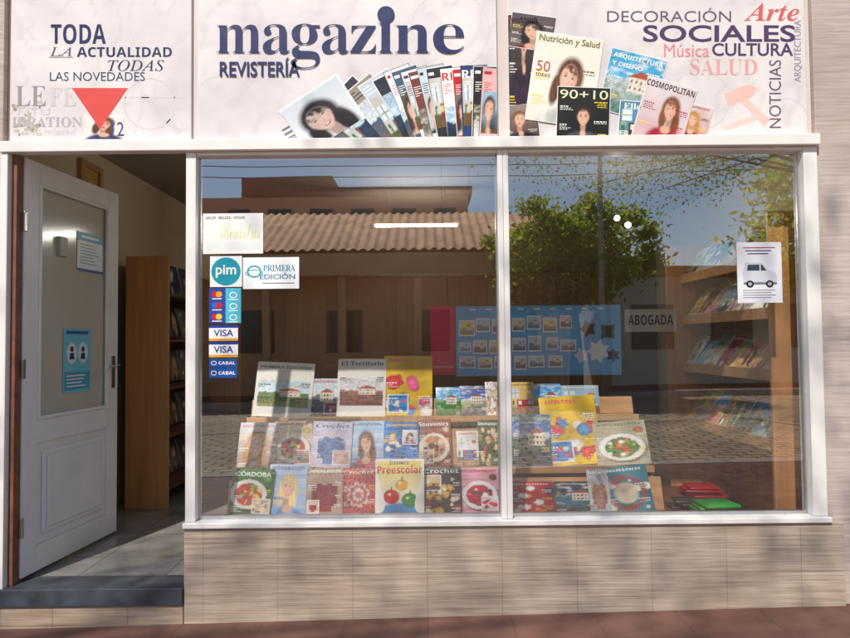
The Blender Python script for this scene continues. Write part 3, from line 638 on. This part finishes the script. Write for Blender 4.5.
# ------------------------------------------------------------ blue display board
yb=1.12
x0=PX(456,yb);x1=PX(621,yb);z0_=PZ(376,yb);z1_=PZ(306,yb); w=x1-x0;h=z1_-z0_
db=boxes("display_board",[(x0,x1,yb,yb+.012,z0_,z1_)],mk("blue_board",C(105,180,232),.5,.08,3),None,.002); meta(db,"blue hanging display board covered with small cards","display board")
cv=Canvas(lambda u,v:(u,v))
bi=0
for (px,py,ww,hh,k) in [(3,14,16,16,0),(20,12,14,14,1),(36,13,14,15,2),(3,36,12,10,1),(17,34,14,14,2),(33,34,14,14,0),(3,50,16,12,1),(22,51,14,12,0),(38,50,14,12,1),(56,12,13,14,0),(71,10,14,14,1),(87,12,14,15,0),(56,32,14,14,1),(72,30,13,16,1),(58,50,12,14,2),(72,50,16,12,1),(90,32,12,12,1),(92,50,14,12,2),(104,10,12,13,2),(104,34,16,12,1)]:
    T=lambda u,v,px=px,py=py,hh=hh:(px/165*w+u,(1-(py+hh)/70)*h+v)
    ww2=ww/165*w;hh2=hh/70*h
    cv.rect(0,0,ww2,hh2,WHT,2,T)
    cv.grid(ww2*.86,hh2*.8,12,10,P_land([C(240,225,150),C(190,212,235),C(215,215,210)][k],[C(215,200,160),C(150,175,205),C(170,140,120)][k],C(120,130,140),px),3,lambda u,v,T=T,a=ww2,b=hh2:T(u+a*.07,v+b*.1))
for (cx,cy,r,c_,pt,L_) in [(.80,.66,.055,C(30,34,44),5,2),(.92,.62,.06,C(40,44,54),4,2),(.86,.34,.075,C(232,240,245),7,3),(.95,.28,.045,C(50,60,80),6,4),(.76,.28,.05,C(215,225,235),5,2)]:
    rg=random.Random(int(cx*100)); cv.poly([((cx+r*(.6+.4*(i%2))*math.cos(i*math.pi/pt))*w,(cy*h+r*w*(.6+.4*(i%2))*math.sin(i*math.pi/pt))) for i in range(2*pt)],c_,L_)
for i in range(9): cv.rect((14+i*16)/165*w,h*.94,(20+i*16)/165*w,h*.965,WHT,2)
mesh("card_row",[(x0+a,yb-.001+b,z0_+c) for a,b,c in cv.V],cv.F,M_PRINT,db,cols=cv.K)
for xx in (x0+.1,x1-.1):
    v,f=tube([(xx,yb+.006,z1_-.003),(xx,yb+.006,CZ)],[.001,.001],6); mesh("cord",v,f,M_BLACK,db)
def paper(name,px0,py0,px1,py1,y,draw,lab,cat,thick=.002):
    a=pix(px0,py1,y);b=pix(px1,py0,y); w=b.x-a.x;h=b.z-a.z
    cv=Canvas(); draw(cv,w,h); vs,fs=boxgeo((0,w,0,thick,0,h),0)
    n=len(cv.V); o=mesh(name,cv.V+vs,cv.F+[[i+n for i in f] for f in fs],M_PRINT,cols=cv.K+[C(230,230,225)]*len(vs),origin=(0,0,0))
    o.location=(a.x,y,a.z); meta(o,lab,cat); return o
paper("folder",431,306,455,375,1.16,lambda c,w,h:(c.rect(0,0,w,h,C(225,65,95),1),c.rect(w*.1,h*.1,w*.9,h*.13,C(240,150,170),2)),"flat pink and red folder hanging beside the blue board","folder",.01)
v,f=tube([(PX(443,1.16),1.165,PZ(306,1.16)-.003),(PX(443,1.16),1.165,CZ)],[.001,.001],6); cc=mesh("hanging_cord",v,f,M_BLACK); meta(cc,"thin cord holding the red folder from the ceiling","cord")
paper("sign_card",625,309,676,332,1.3,lambda c,w,h:(c.rect(0,0,w,h,C(205,198,188),1),c.text("ABOGADA",'sb',w*.06,h*.3,w*.94,h*.75,C(50,48,50),2)),"grey card with dark lettering hanging inside the shop","sign card")
# ------------------------------------------------------------ stickers on the glass
yg=.0175
def sticker(px0,py0,px1,py1,draw,lab,cat="sticker",name="sticker",dy=0):
    return paper(name,px0,py0,px1,py1,yg-dy,draw,lab,cat,.0006)
def st_ban(c,w,h):
    c.rect(0,0,w,h,C(240,238,234),1)
    c.text("SALUD · BELLEZA · HOGAR",'b',w*.05,h*.86,w*.7,h*.93,C(60,60,60),2)
    c.text("Revistas",'sp',w*.3,h*.36,w*.95,h*.78,C(222,222,170),2); c.rect(w*.05,h*.1,w*.95,h*.28,C(228,233,228),2)
sticker(203,213,263,254,st_ban,"large white rectangular sticker with faded print on the window")
def st_pim(c,w,h):
    c.rect(0,0,w,h,C(236,244,244),1); c.ell(w*.5,h*.5,w*.46,h*.46,C(20,150,170),2,n=40); c.text("pim",'b',w*.18,h*.3,w*.82,h*.72,WHT,3)
sticker(210,256,242,287,st_pim,"square sticker with a teal disc on the window")
def st_pe(c,w,h):
    c.rect(0,0,w,h,C(244,246,246),1); c.ring(w*.2,h*.55,w*.13,h*.2,w*.03,C(60,150,180),2); c.ring(w*.2,h*.5,w*.16,h*.12,w*.02,C(90,180,170),3)
    c.text("PRIMERA",'bs',w*.36,h*.56,w*.93,h*.76,C(50,130,160),2); c.text("EDICIÓN",'b',w*.3,h*.3,w*.93,h*.5,C(50,130,160),2); c.rect(w*.34,h*.16,w*.92,h*.19,C(120,120,120),2)
sticker(243,257,299,289,st_pe,"white newspaper agency sticker with teal lettering on the window")
def st_card(b,k):
    def f(c,w,h):
        c.rect(0,0,w,h,b,1)
        if k==0:
            for j,(ca,cb) in enumerate(((RED,C(240,160,40)),(C(30,110,200),RED),(RED,C(240,200,60)))):
                y=h*(.82-.32*j); c.ell(w*.36,y,w*.2,h*.085,ca,2); c.ell(w*.62,y,w*.2,h*.085,cb,3); c.rect(w*.2,y-h*.14,w*.8,y-h*.115,WHT,2)
        else:
            for j in range(3):
                y=h*(.8-.32*j); c.ring(w*.5,y,w*.25,h*.09,w*.06,WHT,2); c.rect(w*.2,y-h*.14,w*.8,y-h*.115,WHT,2)
    return f
sticker(209,288,225,323,st_card(C(40,70,150),0),"navy bank card sticker with overlapping red and orange circles")
sticker(225.5,288,241,323,st_card(C(80,190,210),1),"turquoise payment card sticker with white ring marks")
def st_visa(c,w,h):
    c.rect(0,0,w,h,C(245,245,245),1); c.rect(0,h*.82,w,h,C(30,60,150),2); c.rect(0,0,w,h*.16,C(235,165,50),2); c.text("VISA",'b',w*.16,h*.28,w*.84,h*.72,C(25,50,140),3)
sticker(209,325,238,341,st_visa,"white payment card sticker with blue lettering")
sticker(209,341.6,238,357.5,st_visa,"white payment card sticker with blue lettering")
def st_cab(c,w,h):
    c.rect(0,0,w,h,C(20,80,160),1); c.ring(w*.17,h*.5,w*.1,h*.25,w*.025,WHT,2); c.text("CABAL",'sb',w*.34,h*.32,w*.94,h*.68,WHT,2)
sticker(209,358.5,237,367.5,st_cab,"blue bank card sticker with white lettering")
sticker(209,368,237,378,st_cab,"blue bank card sticker with white lettering")
def st_van(c,w,h):
    c.rect(0,0,w,h,C(232,232,238),1)
    for i in range(3): c.rect(w*(.14+.05*i),h*(.9-i*.05),w*(.86-.08*i),h*(.92-i*.05),C(170,90,110) if i==0 else C(90,90,120),2)
    c.poly([(w*.14,h*.3),(w*.86,h*.3),(w*.9,h*.4),(w*.86,h*.5),(w*.7,h*.54),(w*.56,h*.66),(w*.18,h*.67),(w*.12,h*.5)],C(205,207,214),2)
    c.poly([(w*.22,h*.53),(w*.5,h*.53),(w*.5,h*.63),(w*.24,h*.63)],C(60,70,86),3); c.poly([(w*.53,h*.53),(w*.66,h*.53),(w*.56,h*.63),(w*.53,h*.63)],C(60,70,86),3)
    c.rect(w*.14,h*.3,w*.88,h*.34,C(120,120,130),3)
    for x in (.28,.72): c.ell(w*x,h*.31,w*.085,h*.06,C(25,25,28),4); c.ell(w*x,h*.31,w*.045,h*.032,C(170,170,175),5)
    for i in range(4): c.rect(w*.12,h*(.2-i*.04),w*(.85-.1*(i%2)),h*(.212-i*.04),C(120,110,130),2)
paper("poster",738,242,781,303,yg-.001,st_van,"white paper poster with a white van taped on the window","poster",.0008)
# ------------------------------------------------------------ right bookcase (faces into the shop)
xf=1.87; bx0,bx1=xf,2.22; yb0,yb1=.24,1.56; bt=2.05
bc=empty("bookcase",((bx0+bx1)/2,(yb0+yb1)/2,FLZ)); meta(bc,"tall orange wood bookcase with sloping shelves full of magazines","bookcase")
boxes("side_panel",[(bx0-.02,bx1,yb0,yb0+.025,FLZ+.001,bt)],M_WOOD,bc); boxes("side_panel",[(bx0-.1,bx1,yb1-.025,yb1,FLZ+.001,bt)],M_WOOD,bc)
boxes("back_panel",[(bx1-.012,bx1-.001,yb0+.026,yb1-.026,FLZ+.02,bt-.01)],M_WOOD,bc,0)
levels=[1.80,1.50,1.16,.78]
rg=random.Random(21)
pc=[C(210,50,50),C(50,110,190),C(240,205,70),C(80,160,110),C(235,235,230),C(235,235,230),C(200,110,160),C(60,60,70),C(140,205,220),C(220,140,70)]
def rndfn(rg,k):
    a,b,c=rg.choice(pc),rg.choice(pc),rg.choice(pc); t=rg.random()
    if t<.45: return P_port(a,b,rg.choice([C(50,30,25),C(190,140,80),C(110,60,30)]),c,SK,cx=.5,cy=.52,s=1.15,seed=k,short=rg.random()<.4)
    if t<.7: return P_spots(a,[b,c,WHT],k,12,.17)
    if t<.85: return P_room(a,b,c,WHT,k)
    return P_land(SKY,a,b,k)
for li,z in enumerate(levels):
    vs,fs=boxgeo((0,.02,yb0+.026,yb1-.026,0,.34),.001)
    M=Matrix.Translation((bx0+.03,0,z))@Matrix.Rotation(R(38),4,'Y')
    mesh("shelf",[tuple(M@Vector(v)) for v in vs],fs,M_WOODH,bc)
    boxes("shelf_lip",[(bx0+.002,bx0+.018,yb0+.0255,yb1-.0255,z-.03,z+.035)],M_WOODH,bc,.002)
    k=0; yy=yb0+.12
    while yy<yb1-.08:
        wv=rg.uniform(.15,.19); hh=rg.uniform(.21,.27)
        magazine(0,0,0,0,0,0,rndfn(rg,li*20+k),[title('#',rg.choice([WHT,RED,Y,BLK]))],lean=34+rg.uniform(-3,2),roll=0,yaw=-90,thick=.008,seed=li*20+k,
           label="glossy magazine leaning on a sloping bookcase shelf",group="magazines in the bookcase",res=(18,24),wh=(wv,hh),loc=(bx0+.02-.004*(k%2),yy,z+.014+.001*(k%2)))
        yy+=wv*.92; k+=1
# ------------------------------------------------------------ left bookcase
lx0,lx1=-2.17,-1.86; ly0,ly1=1.5,3.4; lt=PZ(256,1.5,150)
lb=empty("bookcase",((lx0+lx1)/2,(ly0+ly1)/2,FLZ)); meta(lb,"plain orange wood bookcase standing beside the open door","bookcase")
boxes("side_panel",[(lx0,lx1,ly0,ly0+.03,FLZ+.001,lt)],M_WOOD,lb); boxes("side_panel",[(lx0,lx1,ly1-.03,ly1,FLZ+.001,lt)],M_WOOD,lb)
boxes("back_panel",[(lx0,lx0+.01,ly0+.031,ly1-.031,FLZ+.02,lt-.01)],M_DKWOOD,lb,0)
for z in (.3,.68,1.03,1.38,1.72): boxes("shelf",[(lx0+.011,lx1-.01,ly0+.0305,ly1-.0305,z,z+.02)],M_DKWOOD,lb,.002)
pc=[C(90,60,60),C(50,70,110),C(120,110,60),C(70,90,80),C(130,130,125),C(50,50,56)]
for li,z in enumerate((.32,.7,1.05,1.4,1.74)):
    for k in range(4):
        magazine(0,0,0,0,0,0,rndfn(rg,200+li*9+k),[],lean=12,yaw=90,thick=.01,seed=200+li*9+k,label="magazine standing on the shelf behind the door",group="magazines in the far bookcase",res=(8,10),wh=(.2,.25),loc=(lx0+.14,ly0+.16+k*.24,z+.021),bars=False)
cb=empty("cupboard",(0.2,3.95,FLZ)); meta(cb,"dark wooden cupboard along the rear wall of the shop","cupboard")
boxes("carcass",[(-1.5,2.0,3.75,4.19,FLZ+.001,2.1)],M_DKWOOD,cb,.01)
for i in range(6): boxes("door_panel",[(-1.47+i*.58,-1.47+i*.58+.55,3.73,3.749,FLZ+.06,2.05)],M_DKWOOD,cb,.006)
ct=empty("counter",(0.1,2.6,FLZ)); meta(ct,"dark wooden sales counter inside the shop","counter")
boxes("counter_top",[(-.9,1.1,2.3,2.9,1.12,1.16)],M_DKWOOD,ct,.004); boxes("counter_body",[(-.86,1.06,2.36,2.86,FLZ+.001,1.119)],M_DKWOOD,ct,.004)
pf=empty("picture_frame",(XL+.01,1.3,2.35)); meta(pf,"small ochre framed picture high on the side wall","picture frame")
boxes("frame",[(XL+.001,XL+.03,1.1,1.14,2.32,2.62),(XL+.001,XL+.03,1.36,1.4,2.32,2.62),(XL+.001,XL+.03,1.1405,1.3595,2.32,2.36),(XL+.001,XL+.03,1.1405,1.3595,2.58,2.62)],M_WOODH,pf,.002)
boxes("picture",[(XL+.001,XL+.012,1.141,1.359,2.361,2.579)],mk("ochre_print",C(215,180,80),.5,.3,8),pf,0)
# soft flat stacks on the ledge
def stack(px,py,y,w,d,n,col,lab):
    p=pix(px,py,y); zt=Zsill-.12; e=empty("pouch_stack",(p.x,y,zt)); meta(e,lab,"pouches"); m=mk("soft_plastic",col,.35,.25,12,.3); rg=random.Random(n+int(px))
    z=zt+.001
    for i in range(n):
        t=rg.uniform(.012,.02); dx=rg.uniform(-.03,.03); dy=rg.uniform(-.02,.02); ww=w*rg.uniform(.85,1.05)
        vs,fs=boxgeo((-ww/2,ww/2,-d/2,d/2,0,t),t*.45); a=rg.uniform(-.12,.12)
        mesh("pouch",[(p.x+dx+x*math.cos(a)-yy*math.sin(a),y+dy+x*math.sin(a)+yy*math.cos(a),z+zz) for x,yy,zz in vs],fs,m,e,smooth=True); z+=t+.001
stack(702,486,.95,.22,.16,4,C(165,20,35),"low stack of dark red soft pouches on the ledge")
stack(716,500,.5,.20,.18,4,C(20,160,60),"low stack of bright green soft pouches on the ledge")
stack(742,500,.36,.13,.12,2,C(25,150,70),"small stack of green soft pouches on the ledge")
stack(684,500,.66,.14,.12,3,C(50,60,60),"low stack of dark grey soft pouches on the ledge")
# lit lamps
em=bpy.data.materials.new("lit_tube"); N,L_,P=nodes(em); P.inputs['Emission Color'].default_value=(1,.93,.82,1); P.inputs['Emission Strength'].default_value=120
tl=empty("ceiling_lamp",(0,2.5,2.45)); meta(tl,"lit white fluorescent tube lamp hanging in the shop","lamp")
ly=2.5; a=pix(375,226,ly); b=pix(457,226,ly)
v,f=tube([(a.x,ly,a.z),(b.x,ly,a.z)],[.009,.009],12); mesh("tube",v,f,em,tl,smooth=True)
boxes("fitting",[(a.x-.03,b.x+.03,ly-.008,ly+.008,a.z+.016,a.z+.03)],M_DKWOOD,tl,.002)
for xx in (a.x+.1,b.x-.1): 
    v,f=tube([(xx,ly,a.z+.03),(xx,ly,CZ)],[.002,.002],6); mesh("rod",v,f,M_METAL,tl)
em2=bpy.data.materials.new("lit_bulb"); N,L_,P=nodes(em2); P.inputs['Emission Color'].default_value=(1,.9,.74,1); P.inputs['Emission Strength'].default_value=330
def bulb(px,py,y,r):
    p=pix(px,py,y); e=empty("pendant_lamp",(p.x,y,p.z)); meta(e,"small lit round bulb hanging on a thin cord","lamp","pendant lamps in the shop")
    bm=bmesh.new(); bmesh.ops.create_uvsphere(bm,u_segments=16,v_segments=10,radius=r)
    me=bpy.data.meshes.new("bulb"); bm.to_mesh(me); bm.free(); me.materials.append(em2); o=bpy.data.objects.new("bulb",me); COL.objects.link(o); o.parent=e
    v,f=tube([(p.x,y,p.z+r*.9),(p.x,y,p.z+r*2.2)],[r*.5,r*.4],10); mesh("socket",v,f,M_BLACK,e)
    v,f=tube([(p.x,y,p.z+r*2.21),(p.x,y,CZ)],[.0015,.0015],6); mesh("cord",v,f,M_BLACK,e)
bulb(617,218,1.3,.018); bulb(628,225,1.9,.022)
# ------------------------------------------------------------ across the street (seen mirrored in the glass)
M_WALLO=mk("peach_wall",C(228,174,124),.8,.1,1.5,.1); M_WALLP=mk("pink_wall",C(236,176,142),.8,.08,1); M_ROOF=mk("clay_roof",(.78,.44,.22,1),.8,.3,2.5,.3); M_DKG=mk("dark_pane",(.03,.035,.04,1),.15,.2,3)
M_BRK=mk("brick_wall",(.45,.18,.10,1),.8,.25,8,.2)
ho=empty("tiled_house",(-1.5,-16.5,0)); meta(ho,"low peach house with corrugated clay roof and deep veranda","house")
hx0,hx1=-8.6,4.2
boxes("wall",[(hx0,hx1,-19.6,-15.6,-.3,3.6)],M_WALLO,ho,.02)
n=int((hx1-hx0+1)/.045); vs=[];fs=[]
for i in range(n+1):
    x=hx0-.4+i*.045; dz=.035*math.sin(2*math.pi*i*.045/.27)
    vs+=[(x,-14.4,3.85+dz),(x,-17.9,5.5+dz),(x,-21.3,3.72+dz)]
for i in range(n): 
    a=3*i; fs+=[[a,a+3,a+4,a+1],[a+1,a+4,a+5,a+2]]
mesh("roof",vs,fs,M_ROOF,ho,smooth=True)
boxes("fascia",[(hx0-.4,hx1+.4,-14.5,-14.42,3.15,3.76)],M_WALLO,ho,.01)
for i in range(7): 
    xx=hx0+.2+i*2.05; boxes("post",[(xx-.1,xx+.1,-14.85,-14.65,-.1,3.149)],M_WALLO,ho,.01)
for i in range(5):
    xx=hx0+1.3+i*2.5; boxes("window",[(xx-.5,xx+.5,-15.62,-15.56,1.1,2.3)],M_DKG,ho,.01)
boxes("door",[(hx0+.1,hx0+.6,-15.62,-15.55,0,2.3)],M_DKWOOD,ho,.01)
tb=empty("flat_roof_building",(-2.6,-29,0)); meta(tb,"pink two storey building with flat roof and small windows","building")
boxes("wall",[(-10.6,2.1,-36,-28,-.3,8.3)],M_WALLP,tb,.02); boxes("parapet",[(-8.4,2.3,-36.2,-27.8,8.301,8.7)],M_BRK,tb,.02)
boxes("upper_block",[(-9.2,-4.6,-35,-30,8.71,9.8)],M_BRK,tb,.02)
for i in range(6): boxes("window",[(-9.3+i*1.95,-8.2+i*1.95,-28.03,-27.95,6.7,7.7)],M_DKG,tb,.01)
boxes("balcony",[(-10.6,2.1,-27.94,-27.2,5.3,5.55)],M_BRK,tb,.01)
sh=empty("side_house",(9,-17,0)); meta(sh,"plain cream one storey house with dark windows","house")
boxes("wall",[(5.4,15,-22,-16,-.3,3.2)],mk("cream_wall",C(215,206,188),.8,.08,1),sh,.02); boxes("parapet",[(5.3,15.1,-22.1,-15.9,3.201,3.5)],M_BRK,sh,.02)
for i in range(4): boxes("window",[(6+i*2.3,7.2+i*2.3,-16.02,-15.95,1.1,2.4)],M_DKG,sh,.01)
sh2=empty("side_house",(-15,-17,0)); meta(sh2,"low brick house with dark windows beside the road","house")
boxes("wall",[(-22,-9.6,-22,-16,-.3,3.0)],M_BRK,sh2,.02)
for i in range(4): boxes("window",[(-20+i*2.6,-18.8+i*2.6,-16.02,-15.95,1.1,2.3)],M_DKG,sh2,.01)
x=4.15;y=-12.2; lp=empty("street_lamp",(x,y,0)); meta(lp,"grey steel street lamp with a curved arm on the far pavement","street lamp")
v,f=tube([(x,y,-.1),(x,y,4),(x,y,7.2)],[.08,.06,.045],12); mesh("pole",v,f,M_KERB,lp,smooth=True)
v,f=tube([(x,y,7.15),(x+.3,y+.4,7.6),(x+.7,y+1.2,7.7)],[.04,.035,.03],8); mesh("arm",v,f,M_METAL,lp,smooth=True)
boxes("lamp_head",[(x+.6,x+.85,y+1.1,y+1.7,7.66,7.78)],M_METAL,lp,.02)
for i in range(3):
    pts=[(-25+50*t/16,-12.4-.3*i,6.3+i*.35-1.0*(1-((t-8)/8)**2)) for t in range(17)]
    v,f=tube(pts,[.012]*17,5); c_=mesh("power_cable",v,f,M_BLACK); meta(c_,"thin black power cable strung along the street","cable","power cables over the street")
# ------------------------------------------------------------ trees
def mk_leaf(name):
    m=bpy.data.materials.new(name); N,L,P=nodes(m)
    a=N.new('ShaderNodeAttribute'); a.attribute_name='Col'; L.new(a.outputs['Color'],P.inputs['Base Color']); P.inputs['Roughness'].default_value=.5
    mu=N.new('ShaderNodeMix'); mu.data_type='RGBA'; mu.blend_type='MULTIPLY'; mu.inputs[0].default_value=1; mu.inputs[7].default_value=(4.4,4.0,1.5,1); L.new(a.outputs['Color'],mu.inputs[6])
    tr=N.new('ShaderNodeBsdfTranslucent'); L.new(mu.outputs[2],tr.inputs[0]); mx=N.new('ShaderNodeMixShader'); mx.inputs[0].default_value=.6
    o=N['Material Output']; L.new(P.outputs[0],mx.inputs[1]); L.new(tr.outputs[0],mx.inputs[2]); L.new(mx.outputs[0],o.inputs[0]); return m
M_LEAF=mk_leaf("leaves"); M_BARK=mk("bark",(.12,.085,.06,1),.9,.3,10,.5,stretch=(1,1,.3))
def tree(x,y,h,cc,rad,n,ls,seed,lab,clumps=60,inner=.35,cs=.34,br=1.0):
    rg=random.Random(seed); t=empty("tree",(x,y,0)); meta(t,lab,"tree","street trees")
    cc=Vector(cc); gs=[tube([(x,y,-.15),(x+.05,y,h*.5),(x+(cc.x-x)*.12,y+(cc.y-y)*.12,h)],[.2,.15,.12],10)]
    top=Vector((x+(cc.x-x)*.12,y+(cc.y-y)*.12,h)); cl=[]
    for i in range(clumps):
        while True:
            p=Vector((rg.uniform(-1,1),rg.uniform(-1,1),rg.uniform(-1,1)))
            if inner<p.length<1: break
        cl.append((cc+Vector((p.x*rad[0],p.y*rad[1],p.z*rad[2])),rg.uniform(.6,1.25)))
    for i in range(0,clumps,6):
        c=cl[i][0]; mid=top.lerp(c,.5)+Vector((rg.uniform(-.3,.3),rg.uniform(-.3,.3),.35)); gs.append(tube([top-Vector((0,0,.1)),mid,c],[.05*br,.018*br,.005],6))
    v,f=join(gs); mesh("trunk",v,f,M_BARK,t,smooth=True)
    V=[];Fc=[];K=[]
    cr=min(rad)*cs
    for i in range(n):
        c,s=cl[rg.randrange(clumps)]
        p=c+Vector((rg.gauss(0,1),rg.gauss(0,1),rg.gauss(0,.7)))*cr*s*.6
        a=Vector((rg.gauss(0,1),rg.gauss(0,1),rg.gauss(0,1))).normalized(); b=a.orthogonal().normalized(); b=(Matrix.Rotation(rg.uniform(0,6.28),3,a)@b); d=a.cross(b)
        l=ls*rg.uniform(.7,1.3); k=len(V); V+=[tuple(p-b*l),tuple(p-d*l*.42),tuple(p+b*l),tuple(p+d*l*.42)]; Fc.append([k,k+1,k+2,k+3])
        g=rg.uniform(.7,1.35); q=(.10*g,.145*g,.025*g,1) if rg.random()<.7 else (.17*g,.17*g,.035*g,1); K+=[q]*4
    mesh("crown",V,Fc,M_LEAF,t,cols=K)
tree(5.8,-4.6,3.3,(3.6,-5.6,5.0),(3.1,1.6,1.75),24000,.03,3,"leafy street tree with thin branches hanging over the pavement",200,.1,.34,.6)
tree(-6.2,-4.6,4.2,(-1.0,-5.2,6.7),(4.8,1.4,.6),4600,.045,13,"street tree with thin wide branches above the pavement",90,.1,.8)
tree(3.8,-13.6,2.0,(3.8,-13.6,3.6),(2.1,1.1,1.5),12000,.085,5,"bushy green street tree on the far pavement",110,.2)
tree(11,-14,2.4,(11,-14.2,4.6),(2.6,2,2.2),8000,.12,8,"rounded green street tree further along the road",60,.3)
# ------------------------------------------------------------ light
EL=R(50);AZ=R(-19)
S=Vector((math.sin(AZ)*math.cos(EL),-math.cos(AZ)*math.cos(EL),math.sin(EL)))
sl=bpy.data.lights.new("sun",'SUN'); sl.energy=4.8; sl.angle=R(.8); sl.color=(1,.93,.84); so=bpy.data.objects.new("sun",sl); COL.objects.link(so); so.rotation_euler=S.to_track_quat('Z','Y').to_euler(); so.location=(0,0,12)
w=bpy.data.worlds.new("World"); sc.world=w; w.use_nodes=True; N=w.node_tree.nodes; L=w.node_tree.links
sk=N.new('ShaderNodeTexSky'); sk.sky_type='NISHITA'; sk.sun_disc=False; sk.sun_elevation=EL; sk.sun_rotation=R(180)-AZ; sk.dust_density=.5; sk.air_density=1.0; sk.ozone_density=2
L.new(sk.outputs[0],N['Background'].inputs[0]); N['Background'].inputs[1].default_value=.15
sc.view_settings.view_transform='Standard'; sc.view_settings.look='None'; sc.view_settings.exposure=0
print("total",time.time()-T0)
